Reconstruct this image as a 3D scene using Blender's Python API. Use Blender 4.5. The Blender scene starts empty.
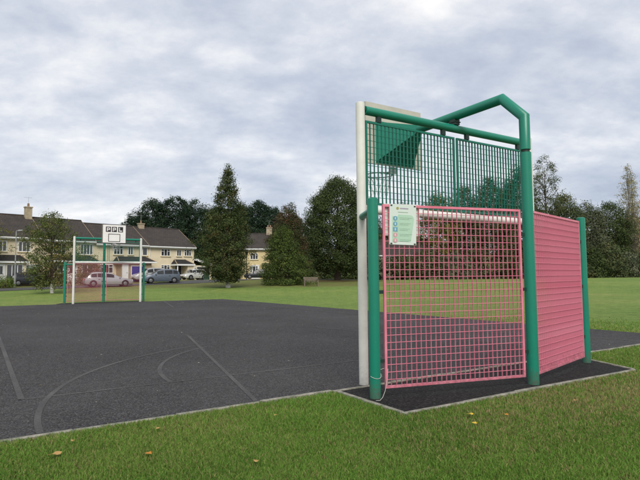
import bpy, bmesh, math, random
import numpy as np
from mathutils import Matrix, Vector

random.seed(7)
rng = np.random.default_rng(11)
sc = bpy.context.scene
col = sc.collection
R = math.radians
PI = math.pi

# ------------------------------------------------------------------ camera
cam_d = bpy.data.cameras.new('camera')
cam = bpy.data.objects.new('camera', cam_d)
col.objects.link(cam)
cam_d.sensor_width = 36.0
cam_d.lens = 36.0 * 527.5 / 640.0
cam_d.clip_start = 0.05
cam_d.clip_end = 4000.0
cam.matrix_world = (Matrix.Translation((0, 0, 1.3186))
                    @ Matrix.Rotation(PI / 2 + 0.0687, 4, 'X')
                    @ Matrix.Rotation(-0.0083, 4, 'Z'))
sc.camera = cam

# ------------------------------------------------------------------ sky and sun
SUN_EL, SUN_AZ = R(42), R(172)          # azimuth measured from +Y, clockwise
world = bpy.data.worlds.new('World')
sc.world = world
world.use_nodes = True
nt = world.node_tree
nt.nodes.clear()


def N(tree, kind, **kw):
    n = tree.nodes.new(kind)
    for k, v in kw.items():
        if k.startswith('i_'):
            key = k[2:]
            key = int(key) if key.isdigit() else key.replace('_', ' ')
            n.inputs[key].default_value = v
        else:
            setattr(n, k, v)
    return n


def ramp(tree, stops, interp='LINEAR'):
    n = tree.nodes.new('ShaderNodeValToRGB')
    n.color_ramp.interpolation = interp
    els = n.color_ramp.elements
    while len(els) > 1:
        els.remove(els[-1])
    els[0].position, els[0].color = stops[0][0], (*stops[0][1], 1)
    for p, c in stops[1:]:
        e = els.new(p)
        e.color = (*c, 1)
    return n


def build_world():
    L = nt.links.new
    out = N(nt, 'ShaderNodeOutputWorld')
    bg = N(nt, 'ShaderNodeBackground', i_Strength=0.1)
    sky = N(nt, 'ShaderNodeTexSky', sky_type='NISHITA')
    sky.sun_disc = False
    sky.sun_elevation = SUN_EL
    sky.sun_rotation = SUN_AZ
    sky.dust_density = 2.0
    tc = N(nt, 'ShaderNodeTexCoord')
    sep = N(nt, 'ShaderNodeSeparateXYZ')
    L(tc.outputs['Generated'], sep.inputs[0])
    # project the view direction on a flat cloud deck
    zc = N(nt, 'ShaderNodeMath', operation='MAXIMUM', i_1=0.0)
    L(sep.outputs['Z'], zc.inputs[0])
    za = N(nt, 'ShaderNodeMath', operation='ADD', i_1=0.34)
    L(zc.outputs[0], za.inputs[0])
    dx = N(nt, 'ShaderNodeMath', operation='DIVIDE')
    dy = N(nt, 'ShaderNodeMath', operation='DIVIDE')
    L(sep.outputs['X'], dx.inputs[0]); L(za.outputs[0], dx.inputs[1])
    L(sep.outputs['Y'], dy.inputs[0]); L(za.outputs[0], dy.inputs[1])
    cmb = N(nt, 'ShaderNodeCombineXYZ', i_Z=3.7)
    L(dx.outputs[0], cmb.inputs['X']); L(dy.outputs[0], cmb.inputs['Y'])
    mp = N(nt, 'ShaderNodeMapping')
    mp.inputs['Scale'].default_value = (0.85, 1.1, 1.0)
    mp.inputs['Rotation'].default_value = (0, 0, R(-12))
    mp.inputs['Location'].default_value = (1.3, 0.35, 0)
    L(cmb.outputs[0], mp.inputs[0])
    n1 = N(nt, 'ShaderNodeTexNoise', i_Scale=2.0, i_Detail=8.0, i_Roughness=0.50, i_Distortion=0.15)
    n2 = N(nt, 'ShaderNodeTexNoise', i_Scale=6.5, i_Detail=9.0, i_Roughness=0.60, i_Distortion=0.1)
    n3 = N(nt, 'ShaderNodeTexNoise', i_Scale=0.8, i_Detail=3.0, i_Roughness=0.5, i_Distortion=0.2)
    for n in (n1, n2, n3):
        L(mp.outputs[0], n.inputs['Vector'])
    a = N(nt, 'ShaderNodeMath', operation='MULTIPLY', i_1=0.52)
    L(n1.outputs['Fac'], a.inputs[0])
    b = N(nt, 'ShaderNodeMath', operation='MULTIPLY_ADD', i_1=0.28)
    L(n2.outputs['Fac'], b.inputs[0]); L(a.outputs[0], b.inputs[2])
    c = N(nt, 'ShaderNodeMath', operation='MULTIPLY_ADD', i_1=0.20)
    L(n3.outputs['Fac'], c.inputs[0]); L(b.outputs[0], c.inputs[2])
    cr = ramp(nt, [(0.375, (0.258, 0.290, 0.355)), (0.44, (0.318, 0.345, 0.400)),
                   (0.495, (0.392, 0.411, 0.452)), (0.545, (0.480, 0.486, 0.503)),
                   (0.615, (0.620, 0.607, 0.592))], 'LINEAR')
    L(c.outputs[0], cr.inputs[0])
    sc10 = N(nt, 'ShaderNodeVectorMath', operation='SCALE')
    sc10.inputs['Scale'].default_value = 10.0
    L(cr.outputs[0], sc10.inputs[0])
    mx = N(nt, 'ShaderNodeMix', data_type='RGBA', i_0=0.93)
    L(sky.outputs[0], mx.inputs[6]); L(sc10.outputs[0], mx.inputs[7])
    L(mx.outputs[2], bg.inputs['Color'])
    L(bg.outputs[0], out.inputs['Surface'])


build_world()
sun_d = bpy.data.lights.new('sun', 'SUN')
sun_d.energy = 1.5
sun_d.angle = R(28)
sun_d.color = (1.0, 0.955, 0.88)
sun = bpy.data.objects.new('sun', sun_d)
col.objects.link(sun)
sdir = Vector((math.sin(SUN_AZ) * math.cos(SUN_EL), math.cos(SUN_AZ) * math.cos(SUN_EL), math.sin(SUN_EL)))
sun.rotation_euler = sdir.to_track_quat('Z', 'Y').to_euler()
sun.location = (0, 0, 60)

vs = sc.view_settings
vs.view_transform = 'Standard'
vs.look = 'None'
vs.exposure = 0.88
vs.gamma = 1.0
vs.use_curve_mapping = False
sc.render.resolution_x, sc.render.resolution_y = 1024, 768

# ------------------------------------------------------------------ materials
MATS = {}


def mat(name, color, rough=0.6, spec=0.4, metal=0.0, var=0.0, vscale=6.0, bump=0.0, bscale=40.0, tint=None, coords='Object', wear=0.0, dirt=0.75):
    """Principled material; var mixes in a second tint by noise, bump is fine relief."""
    if name in MATS:
        return MATS[name]
    m = bpy.data.materials.new(name)
    m.use_nodes = True
    t = m.node_tree
    p = t.nodes['Principled BSDF']
    p.inputs['Base Color'].default_value = (*color, 1)
    p.inputs['Roughness'].default_value = rough
    p.inputs['Specular IOR Level'].default_value = spec
    p.inputs['Metallic'].default_value = metal
    tc = N(t, 'ShaderNodeTexCoord')
    if var > 0:
        no = N(t, 'ShaderNodeTexNoise', i_Scale=vscale, i_Detail=6.0, i_Roughness=0.62)
        t.links.new(tc.outputs[coords], no.inputs['Vector'])
        tt = tint or tuple(c * 0.55 for c in color)
        r = ramp(t, [(0.35, tt), (0.65, color)])
        mx = N(t, 'ShaderNodeMix', data_type='RGBA', i_0=var)
        mx.inputs[6].default_value = (*color, 1)
        t.links.new(no.outputs['Fac'], r.inputs[0])
        t.links.new(r.outputs[0], mx.inputs[7])
        t.links.new(mx.outputs[2], p.inputs['Base Color'])
    if bump > 0:
        nb = N(t, 'ShaderNodeTexNoise', i_Scale=bscale, i_Detail=4.0, i_Roughness=0.6)
        t.links.new(tc.outputs[coords], nb.inputs['Vector'])
        bp = N(t, 'ShaderNodeBump', i_Strength=bump, i_Distance=0.01)
        t.links.new(nb.outputs['Fac'], bp.inputs['Height'])
        t.links.new(bp.outputs[0], p.inputs['Normal'])
    if wear > 0:
        geo = N(t, 'ShaderNodeNewGeometry')
        sp = N(t, 'ShaderNodeSeparateXYZ')
        t.links.new(geo.outputs['Position'], sp.inputs[0])
        src = p.inputs['Base Color'].links[0].from_socket
        mp = N(t, 'ShaderNodeMapping')
        mp.inputs['Scale'].default_value = (38, 38, 9)
        t.links.new(geo.outputs['Position'], mp.inputs[0])
        ns = N(t, 'ShaderNodeTexNoise', i_Scale=1.0, i_Detail=5.0, i_Roughness=0.7)
        t.links.new(mp.outputs[0], ns.inputs['Vector'])
        rs = ramp(t, [(0.66, (0, 0, 0)), (0.76, (1, 1, 1))])
        t.links.new(ns.outputs['Fac'], rs.inputs[0])
        ms = N(t, 'ShaderNodeMath', operation='MULTIPLY', i_1=wear)
        t.links.new(rs.outputs[0], ms.inputs[0])
        mx = N(t, 'ShaderNodeMix', data_type='RGBA')
        mx.inputs[7].default_value = (0.30, 0.31, 0.29, 1)
        t.links.new(ms.outputs[0], mx.inputs[0]); t.links.new(src, mx.inputs[6])
        # mud splashed up from the ground: dense at the foot, broken higher up
        nd = N(t, 'ShaderNodeTexNoise', i_Scale=22.0, i_Detail=6.0, i_Roughness=0.7)
        t.links.new(geo.outputs['Position'], nd.inputs['Vector'])
        hz_ = N(t, 'ShaderNodeMath', operation='MULTIPLY_ADD', i_1=-1.5, i_2=0.40)
        t.links.new(sp.outputs['Z'], hz_.inputs[0])
        ad = N(t, 'ShaderNodeMath', operation='ADD')
        t.links.new(hz_.outputs[0], ad.inputs[0]); t.links.new(nd.outputs['Fac'], ad.inputs[1])
        rd = ramp(t, [(0.60, (0, 0, 0)), (0.95, (dirt, dirt, dirt))])
        t.links.new(ad.outputs[0], rd.inputs[0])
        md = N(t, 'ShaderNodeMix', data_type='RGBA')
        md.inputs[7].default_value = (0.085, 0.075, 0.055, 1)
        t.links.new(rd.outputs[0], md.inputs[0]); t.links.new(mx.outputs[2], md.inputs[6])
        t.links.new(md.outputs[2], p.inputs['Base Color'])
    MATS[name] = m
    return m


def leaf_mat(name, trans=0.3):
    if name in MATS:
        return MATS[name]
    m = bpy.data.materials.new(name)
    m.use_nodes = True
    t = m.node_tree
    t.nodes.clear()
    L = t.links.new
    o = N(t, 'ShaderNodeOutputMaterial')
    at = N(t, 'ShaderNodeAttribute', attribute_name='tint')
    df = N(t, 'ShaderNodeBsdfPrincipled', i_Roughness=0.55)
    df.inputs['Specular IOR Level'].default_value = 0.08
    tr = N(t, 'ShaderNodeBsdfTranslucent')
    mx = N(t, 'ShaderNodeMixShader', i_0=trans)
    L(at.outputs['Color'], df.inputs['Base Color'])
    L(at.outputs['Color'], tr.inputs['Color'])
    L(df.outputs[0], mx.inputs[1]); L(tr.outputs[0], mx.inputs[2])
    L(mx.outputs[0], o.inputs['Surface'])
    MATS[name] = m
    return m


def asphalt_mat(name, base, stone, patch, speck=0.5, rough=0.8, bump=0.6, scale=90.0):
    m = bpy.data.materials.new(name)
    m.use_nodes = True
    t = m.node_tree
    L = t.links.new
    p = t.nodes['Principled BSDF']
    p.inputs['Roughness'].default_value = rough
    p.inputs['Specular IOR Level'].default_value = 0.22
    tc = N(t, 'ShaderNodeTexCoord')
    vo = N(t, 'ShaderNodeTexVoronoi', i_Scale=scale)
    vo.feature = 'F1'
    L(tc.outputs['Object'], vo.inputs['Vector'])
    big = N(t, 'ShaderNodeTexNoise', i_Scale=0.35, i_Detail=6.0, i_Roughness=0.6)
    L(tc.outputs['Object'], big.inputs['Vector'])
    mid = N(t, 'ShaderNodeTexNoise', i_Scale=9.0, i_Detail=5.0, i_Roughness=0.7)
    L(tc.outputs['Object'], mid.inputs['Vector'])
    r1 = ramp(t, [(0.38, base), (0.66, patch)])
    L(big.outputs['Fac'], r1.inputs[0])
    r2 = ramp(t, [(0.30, (0.5, 0.5, 0.5)), (0.70, (1.5, 1.48, 1.45))])
    L(mid.outputs['Fac'], r2.inputs[0])
    mu = N(t, 'ShaderNodeMix', data_type='RGBA', blend_type='MULTIPLY', i_0=0.6)
    L(r1.outputs[0], mu.inputs[6]); L(r2.outputs[0], mu.inputs[7])
    # random stone colour per cell
    sp = N(t, 'ShaderNodeSeparateColor')
    L(vo.outputs['Color'], sp.inputs[0])
    r3 = ramp(t, [(0.55, (0, 0, 0)), (0.95, (1, 1, 1))])
    L(sp.outputs[0], r3.inputs[0])
    sm = N(t, 'ShaderNodeMath', operation='MULTIPLY', i_1=speck)
    L(r3.outputs[0], sm.inputs[0])
    ms = N(t, 'ShaderNodeMix', data_type='RGBA')
    ms.inputs[7].default_value = (*stone, 1)
    L(sm.outputs[0], ms.inputs[0]); L(mu.outputs[2], ms.inputs[6])
    L(ms.outputs[2], p.inputs['Base Color'])
    bp = N(t, 'ShaderNodeBump', i_Strength=bump, i_Distance=0.006)
    L(vo.outputs['Distance'], bp.inputs['Height'])
    bp.invert = True
    L(bp.outputs[0], p.inputs['Normal'])
    MATS[name] = m
    return m


def paint_line_mat():
    """worn court paint: what is left of the paint between patches worn down to the macadam"""
    m = bpy.data.materials.new('worn_line_paint')
    m.use_nodes = True
    t = m.node_tree
    L = t.links.new
    p = t.nodes['Principled BSDF']
    p.inputs['Roughness'].default_value = 0.8
    tc = N(t, 'ShaderNodeTexCoord')
    n1 = N(t, 'ShaderNodeTexNoise', i_Scale=26.0, i_Detail=8.0, i_Roughness=0.75)
    n2 = N(t, 'ShaderNodeTexNoise', i_Scale=1.1, i_Detail=3.0, i_Roughness=0.5)
    L(tc.outputs['Object'], n1.inputs['Vector']); L(tc.outputs['Object'], n2.inputs['Vector'])
    ad = N(t, 'ShaderNodeMath', operation='MULTIPLY_ADD', i_1=0.55)
    L(n2.outputs['Fac'], ad.inputs[0]); L(n1.outputs['Fac'], ad.inputs[2])
    r = ramp(t, [(0.70, (0.038, 0.0365, 0.036)), (0.90, (0.080, 0.076, 0.071)), (1.0, (0.15, 0.142, 0.13))])
    L(ad.outputs[0], r.inputs[0])
    L(r.outputs[0], p.inputs['Base Color'])
    MATS['worn_line_paint'] = m
    return m


def ground_mat():
    m = bpy.data.materials.new('mown_grass_ground')
    m.use_nodes = True
    t = m.node_tree
    L = t.links.new
    p = t.nodes['Principled BSDF']
    p.inputs['Roughness'].default_value = 0.85
    p.inputs['Specular IOR Level'].default_value = 0.15
    tc = N(t, 'ShaderNodeTexCoord')
    big = N(t, 'ShaderNodeTexNoise', i_Scale=0.09, i_Detail=7.0, i_Roughness=0.62)
    mid = N(t, 'ShaderNodeTexNoise', i_Scale=1.6, i_Detail=7.0, i_Roughness=0.7)
    fin = N(t, 'ShaderNodeTexNoise', i_Scale=42.0, i_Detail=6.0, i_Roughness=0.75)
    for n in (big, mid, fin):
        L(tc.outputs['Object'], n.inputs['Vector'])
    r1 = ramp(t, [(0.34, (0.122, 0.200, 0.044)), (0.52, (0.165, 0.235, 0.058)), (0.70, (0.222, 0.262, 0.080))])
    L(big.outputs['Fac'], r1.inputs[0])
    r2 = ramp(t, [(0.32, (0.66, 0.72, 0.62)), (0.52, (1, 1, 1)), (0.70, (1.32, 1.2, 1.12))])
    L(mid.outputs['Fac'], r2.inputs[0])
    m1 = N(t, 'ShaderNodeMix', data_type='RGBA', blend_type='MULTIPLY', i_0=0.9)
    L(r1.outputs[0], m1.inputs[6]); L(r2.outputs[0], m1.inputs[7])
    far = N(t, 'ShaderNodeTexNoise', i_Scale=6.0, i_Detail=9.0, i_Roughness=0.85)
    L(tc.outputs['Object'], far.inputs['Vector'])
    rf = ramp(t, [(0.36, (0.55, 0.58, 0.5)), (0.5, (1, 1, 1)), (0.64, (1.45, 1.38, 1.3))])
    L(far.outputs['Fac'], rf.inputs[0])
    mf = N(t, 'ShaderNodeMix', data_type='RGBA', blend_type='MULTIPLY', i_0=0.9)
    L(m1.outputs[2], mf.inputs[6]); L(rf.outputs[0], mf.inputs[7])
    m1 = mf
    r3 = ramp(t, [(0.32, (0.42, 0.42, 0.38)), (0.68, (1.5, 1.48, 1.42))])
    L(fin.outputs['Fac'], r3.inputs[0])
    m2 = N(t, 'ShaderNodeMix', data_type='RGBA', blend_type='MULTIPLY', i_0=0.85)
    L(m1.outputs[2], m2.inputs[6]); L(r3.outputs[0], m2.inputs[7])
    sy = N(t, 'ShaderNodeSeparateXYZ')
    L(tc.outputs['Object'], sy.inputs[0])
    vn = N(t, 'ShaderNodeTexNoise', i_Scale=0.25, i_Detail=6.0, i_Roughness=0.7)
    L(tc.outputs['Object'], vn.inputs['Vector'])
    va = N(t, 'ShaderNodeMath', operation='MULTIPLY_ADD', i_1=9.0)
    L(vn.outputs['Fac'], va.inputs[0]); L(sy.outputs['Y'], va.inputs[2])
    vr = N(t, 'ShaderNodeMapRange')
    vr.inputs['From Min'].default_value = 52.0
    vr.inputs['From Max'].default_value = 56.5
    L(va.outputs[0], vr.inputs['Value'])
    vx = N(t, 'ShaderNodeMapRange')
    vx.inputs['From Min'].default_value = 10.0
    vx.inputs['From Max'].default_value = 4.0
    L(sy.outputs['X'], vx.inputs['Value'])
    vm = N(t, 'ShaderNodeMath', operation='MULTIPLY')
    L(vr.outputs[0], vm.inputs[0]); L(vx.outputs[0], vm.inputs[1])
    vm2 = N(t, 'ShaderNodeMath', operation='MULTIPLY', i_1=0.7)
    L(vm.outputs[0], vm2.inputs[0])
    mv = N(t, 'ShaderNodeMix', data_type='RGBA')
    rv = ramp(t, [(0.35, (0.095, 0.105, 0.030)), (0.65, (0.150, 0.120, 0.045))])
    L(mid.outputs['Fac'], rv.inputs[0])
    L(vm2.outputs[0], mv.inputs[0]); L(m2.outputs[2], mv.inputs[6]); L(rv.outputs[0], mv.inputs[7])
    L(mv.outputs[2], p.inputs['Base Color'])
    bp = N(t, 'ShaderNodeBump', i_Strength=0.9, i_Distance=0.03)
    L(fin.outputs['Fac'], bp.inputs['Height'])
    L(bp.outputs[0], p.inputs['Normal'])
    return m


def roof_mat(name, c1, c2):
    m = bpy.data.materials.new(name)
    m.use_nodes = True
    t = m.node_tree
    L = t.links.new
    p = t.nodes['Principled BSDF']
    p.inputs['Roughness'].default_value = 0.85
    tc = N(t, 'ShaderNodeTexCoord')
    br = N(t, 'ShaderNodeTexBrick', i_Scale=1.0)
    br.inputs['Brick Width'].default_value = 0.33
    br.inputs['Row Height'].default_value = 0.3
    br.inputs['Mortar Size'].default_value = 0.02
    br.inputs['Color1'].default_value = (*c1, 1)
    br.inputs['Color2'].default_value = (*c2, 1)
    br.inputs['Mortar'].default_value = (c1[0] * .4, c1[1] * .4, c1[2] * .4, 1)
    L(tc.outputs['Object'], br.inputs['Vector'])
    no = N(t, 'ShaderNodeTexNoise', i_Scale=1.3, i_Detail=7.0, i_Roughness=0.7)
    L(tc.outputs['Object'], no.inputs['Vector'])
    r = ramp(t, [(0.35, (0.65, 0.65, 0.66)), (0.7, (1.5, 1.42, 1.3))])
    L(no.outputs['Fac'], r.inputs[0])
    mx = N(t, 'ShaderNodeMix', data_type='RGBA', blend_type='MULTIPLY', i_0=0.8)
    L(br.outputs['Color'], mx.inputs[6]); L(r.outputs[0], mx.inputs[7])
    L(mx.outputs[2], p.inputs['Base Color'])
    MATS[name] = m
    return m


def bark_mat(name, c1, c2, sc_=12):
    return mat(name, c1, 0.9, 0.15, var=0.9, vscale=sc_, tint=c2, bump=0.5, bscale=30)


M_COURT = asphalt_mat('court_macadam', (0.024, 0.0232, 0.0236), (0.135, 0.130, 0.130), (0.043, 0.0415, 0.0420), 0.7, 0.88, 1.0, 88.0)
M_PAD = asphalt_mat('pad_rubber_crumb', (0.0060, 0.0056, 0.0054), (0.060, 0.057, 0.054), (0.010, 0.0094, 0.0092), 0.5, 0.85, 0.9, 60.0)
M_ROAD = asphalt_mat('road_asphalt', (0.06, 0.06, 0.062), (0.11, 0.11, 0.11), (0.08, 0.08, 0.08), 0.4)
M_LINE = paint_line_mat()
M_GROUND = ground_mat()
M_EDGE = mat('concrete_edging', (0.33, 0.31, 0.265), 0.9, 0.2, var=0.9, vscale=9, tint=(0.10, 0.11, 0.075), bump=0.6, bscale=60)
M_GREEN = mat('green_powder_coat', (0.005, 0.200, 0.130), 0.36, 0.5, var=0.45, vscale=3.0, tint=(0.010, 0.160, 0.105), bump=0.05, bscale=50, wear=0.45)
M_GREEN2 = mat('green_panel_coat', (0.005, 0.150, 0.100), 0.45, 0.4, var=0.4, vscale=5.0, tint=(0.005, 0.11, 0.075))
M_PINK = mat('faded_red_coat', (0.60, 0.140, 0.205), 0.5, 0.4, var=0.8, vscale=3.3, tint=(0.73, 0.265, 0.345), wear=0.25)
M_WHITE = mat('white_post_paint', (0.72, 0.71, 0.66), 0.5, 0.4, var=0.5, vscale=3.5, tint=(0.52, 0.51, 0.46), bump=0.05, wear=0.4, dirt=0.3)
M_BOARD = mat('backboard_rear', (0.52, 0.49, 0.42), 0.75, 0.3, var=0.6, vscale=5, tint=(0.38, 0.36, 0.31))
M_BFACE = mat('backboard_face', (0.78, 0.76, 0.74), 0.5, 0.4, var=0.3, vscale=4, tint=(0.62, 0.60, 0.58))
M_BLACK = mat('black_marking', (0.018, 0.015, 0.017), 0.5, 0.4, var=0.3, vscale=9, tint=(0.05, 0.03, 0.035))
M_DARKFIX = mat('dark_bracket', (0.012, 0.034, 0.026), 0.5, 0.4, var=0.3, vscale=20)
M_STEEL = mat('galvanised_steel', (0.42, 0.42, 0.41), 0.45, 0.5, 0.6, var=0.4, vscale=12)
M_STRING = mat('pale_string', (0.55, 0.55, 0.50), 0.9, 0.1, var=0.3, vscale=60)
M_SIGN = mat('notice_white', (0.60, 0.66, 0.61), 0.35, 0.5, var=0.25, vscale=7, tint=(0.6, 0.64, 0.6))
M_SIGNG = mat('notice_green', (0.38, 0.55, 0.42), 0.35, 0.5, var=0.5, vscale=6, tint=(0.45, 0.62, 0.48))
M_SIGNB = mat('notice_blue', (0.14, 0.34, 0.46), 0.4, 0.5, var=0.3, vscale=40)
M_SIGNP = mat('notice_pink', (0.62, 0.33, 0.36), 0.4, 0.5, var=0.3, vscale=40)
M_SIGNY = mat('notice_olive', (0.35, 0.33, 0.08), 0.4, 0.5, var=0.3, vscale=40)
M_SIGNT = mat('notice_print', (0.24, 0.36, 0.28), 0.5, 0.4, var=0.7, vscale=90, tint=(0.40, 0.56, 0.42))
M_SIGNH = mat('notice_heading', (0.25, 0.20, 0.30), 0.5, 0.4, var=0.5, vscale=90, tint=(0.6, 0.6, 0.6))
M_CREAM = mat('cream_render', (0.72, 0.625, 0.445), 0.9, 0.15, var=0.45, vscale=0.9, tint=(0.55, 0.465, 0.33))
M_CREAM2 = mat('yellow_render', (0.64, 0.525, 0.29), 0.9, 0.15, var=0.35, vscale=0.9, tint=(0.52, 0.42, 0.24))
M_STONE = mat('buff_brick', (0.42, 0.33, 0.22), 0.9, 0.15, var=0.7, vscale=5, tint=(0.27, 0.20, 0.13))
M_ROOF = roof_mat('brown_roof_tiles', (0.046, 0.036, 0.030), (0.034, 0.027, 0.023))
M_ROOF2 = roof_mat('dark_canopy_tiles', (0.022, 0.020, 0.020), (0.016, 0.015, 0.016))
M_UPVC = mat('white_joinery', (0.74, 0.74, 0.72), 0.45, 0.4, var=0.25, vscale=3, tint=(0.6, 0.6, 0.57))
M_GLASS = mat('window_glass', (0.022, 0.027, 0.032), 0.06, 0.7, var=0.5, vscale=1.2, tint=(0.10, 0.10, 0.10))
M_BLUE = mat('blue_garage_door', (0.030, 0.045, 0.26), 0.5, 0.4, var=0.3, vscale=4)
M_GDOOR = mat('pale_green_door', (0.38, 0.46, 0.36), 0.5, 0.4, var=0.4, vscale=3)
M_CHIM = mat('chimney_stone', (0.44, 0.36, 0.25), 0.9, 0.15, var=0.8, vscale=4, tint=(0.26, 0.22, 0.16))
M_POT = mat('terracotta_pot', (0.24, 0.16, 0.11), 0.8, 0.2, var=0.4, vscale=8)
M_WOOD = mat('weathered_wood', (0.20, 0.165, 0.13), 0.85, 0.2, var=0.7, vscale=8, tint=(0.12, 0.095, 0.075))
M_LAMP = mat('grey_lamp_column', (0.30, 0.31, 0.31), 0.6, 0.3, var=0.3, vscale=6)
M_UTIL = mat('dark_green_cabinet', (0.022, 0.065, 0.035), 0.5, 0.4, var=0.3, vscale=5)
M_TYRE = mat('tyre_rubber', (0.015, 0.015, 0.016), 0.85, 0.2, var=0.3, vscale=20)
M_RIM = mat('alloy_rim', (0.20, 0.205, 0.21), 0.45, 0.5, 0.6, var=0.2, vscale=20)
M_CGLASS = mat('car_glass', (0.012, 0.014, 0.016), 0.2, 0.3, var=0.4, vscale=2, tint=(0.05, 0.055, 0.06))
M_TAIL = mat('tail_lamp_red', (0.35, 0.015, 0.012), 0.25, 0.5, var=0.2, vscale=20)
M_HEAD = mat('headlamp_clear', (0.62, 0.64, 0.66), 0.12, 0.7, var=0.3, vscale=20)
M_TRIM = mat('car_trim_black', (0.02, 0.02, 0.022), 0.6, 0.3, var=0.2, vscale=20)
M_LEAFT = mat('fallen_leaf_tan', (0.42, 0.27, 0.10), 0.75, 0.2, var=0.6, vscale=30, tint=(0.28, 0.15, 0.05))
M_LEAFO = mat('fallen_leaf_orange', (0.45, 0.20, 0.035), 0.75, 0.2, var=0.6, vscale=30, tint=(0.30, 0.11, 0.02))
M_LEAFY = mat('fallen_leaf_yellow', (0.62, 0.44, 0.05), 0.75, 0.2, var=0.6, vscale=30, tint=(0.45, 0.28, 0.03))
M_LEAF = leaf_mat('foliage', 0.28)
M_BLADE = leaf_mat('grass_blade', 0.45)
M_BARK = bark_mat('brown_bark', (0.115, 0.085, 0.06), (0.05, 0.038, 0.028))
M_BARKP = bark_mat('pale_bark', (0.70, 0.68, 0.62), (0.40, 0.37, 0.32), 9)
M_BARKG = bark_mat('grey_bark', (0.23, 0.20, 0.165), (0.12, 0.10, 0.085))


# ------------------------------------------------------------------ mesh helpers
class MB:
    """collects shapes for ONE mesh object"""

    def __init__(self):
        self.v, self.f = [], []

    def add(self, vs_, fs_):
        o = len(self.v)
        self.v += [tuple(p) for p in vs_]
        self.f += [tuple(i + o for i in q) for q in fs_]
        return self

    def box(self, x0, x1, y0, y1, z0, z1):
        return self.add([(x0, y0, z0), (x1, y0, z0), (x1, y1, z0), (x0, y1, z0),
                         (x0, y0, z1), (x1, y0, z1), (x1, y1, z1), (x0, y1, z1)],
                        [(3, 2, 1, 0), (4, 5, 6, 7), (0, 1, 5, 4), (1, 2, 6, 5), (2, 3, 7, 6), (3, 0, 4, 7)])

    def prism(self, poly, axis, a0, a1):
        """extrude a 2-D polygon; axis 'y': poly is (x,z); 'x': poly is (y,z); 'z': poly is (x,y)"""
        n = len(poly)

        def p3(q, a):
            return {'x': (a, q[0], q[1]), 'y': (q[0], a, q[1]), 'z': (q[0], q[1], a)}[axis]
        vs_ = [p3(q, a0) for q in poly] + [p3(q, a1) for q in poly]
        fs_ = [tuple(range(n))[::-1], tuple(range(n, 2 * n))]
        fs_ += [(i, (i + 1) % n, n + (i + 1) % n, n + i) for i in range(n)]
        return self.add(vs_, fs_)

    def tube(self, pts, rad, seg=20, caps=True, dome=0.0):
        pts = [Vector(p) for p in pts]
        if not hasattr(rad, '__len__'):
            rad = [rad] * len(pts)
        n = len(pts)
        vs_, fs_ = [], []
        up = None
        for i, p in enumerate(pts):
            d0 = (pts[i] - pts[i - 1]).normalized() if i else None
            d1 = (pts[i + 1] - pts[i]).normalized() if i < n - 1 else None
            a = d0 or d1
            b = d1 or d0
            tan = (a + b).normalized()
            if up is None:
                up = Vector((0, 0, 1)) if abs(a.z) < 0.9 else Vector((0, 1, 0))
                up = (up - a * up.dot(a)).normalized()
            # frame on incoming direction, slide ring along it to the mitre plane
            u0 = (up - a * up.dot(a)).normalized()
            w0 = a.cross(u0)
            for k in range(seg):
                an = 2 * PI * k / seg
                off = (u0 * math.cos(an) + w0 * math.sin(an)) * rad[i]
                den = a.dot(tan)
                if den > 0.3:
                    off = off - a * (off.dot(tan) / den)
                vs_.append(p + off)
            up = u0
        for i in range(n - 1):
            for k in range(seg):
                k2 = (k + 1) % seg
                fs_.append((i * seg + k, i * seg + k2, (i + 1) * seg + k2, (i + 1) * seg + k))
        if caps:
            fs_.append(tuple(range(seg))[::-1])
            if dome > 0:
                d = (pts[-1] - pts[-2]).normalized()
                b0 = (n - 1) * seg
                o = len(vs_)
                for k in range(seg):
                    vs_.append(pts[-1] + (Vector(vs_[b0 + k]) - pts[-1]) * 0.72 + d * dome * 0.7)
                vs_.append(pts[-1] + d * dome)
                for k in range(seg):
                    k2 = (k + 1) % seg
                    fs_.append((b0 + k, b0 + k2, o + k2, o + k))
                    fs_.append((o + k, o + k2, o + seg))
            else:
                fs_.append(tuple(range((n - 1) * seg, n * seg)))
        return self.add(vs_, fs_)

    def mesh(self, name, m, smooth=False):
        me = bpy.data.meshes.new(name)
        me.from_pydata(self.v, [], self.f)
        me.materials.append(m)
        me.update()
        if smooth:
            me.polygons.foreach_set('use_smooth', [True] * len(me.polygons))
            try:
                me.set_sharp_from_angle(angle=R(38))
            except Exception:
                pass
        return me

    def build(self, name, m, parent=None, smooth=False, loc=(0, 0, 0), rz=0.0):
        return obj(name, self.mesh(name, m, smooth), parent, loc, rz)


def obj(name, me, parent=None, loc=(0, 0, 0), rz=0.0):
    o = bpy.data.objects.new(name, me)
    col.objects.link(o)
    o.location = loc
    o.rotation_euler = (0, 0, rz)
    if parent is not None:
        o.parent = parent
    return o


def tag(o, label=None, cat=None, group=None, kind=None):
    if label: o['label'] = label
    if cat: o['category'] = cat
    if group: o['group'] = group
    if kind: o['kind'] = kind
    return o


def thing(name, label, cat, loc=(0, 0, 0), rz=0.0, group=None):
    return tag(obj(name, None, None, loc, rz), label, cat, group)


def copy_tree(o, parent=None):
    c = o.copy()
    col.objects.link(c)
    c.parent = parent
    for ch in list(o.children):
        copy_tree(ch, c)
    return c


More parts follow.
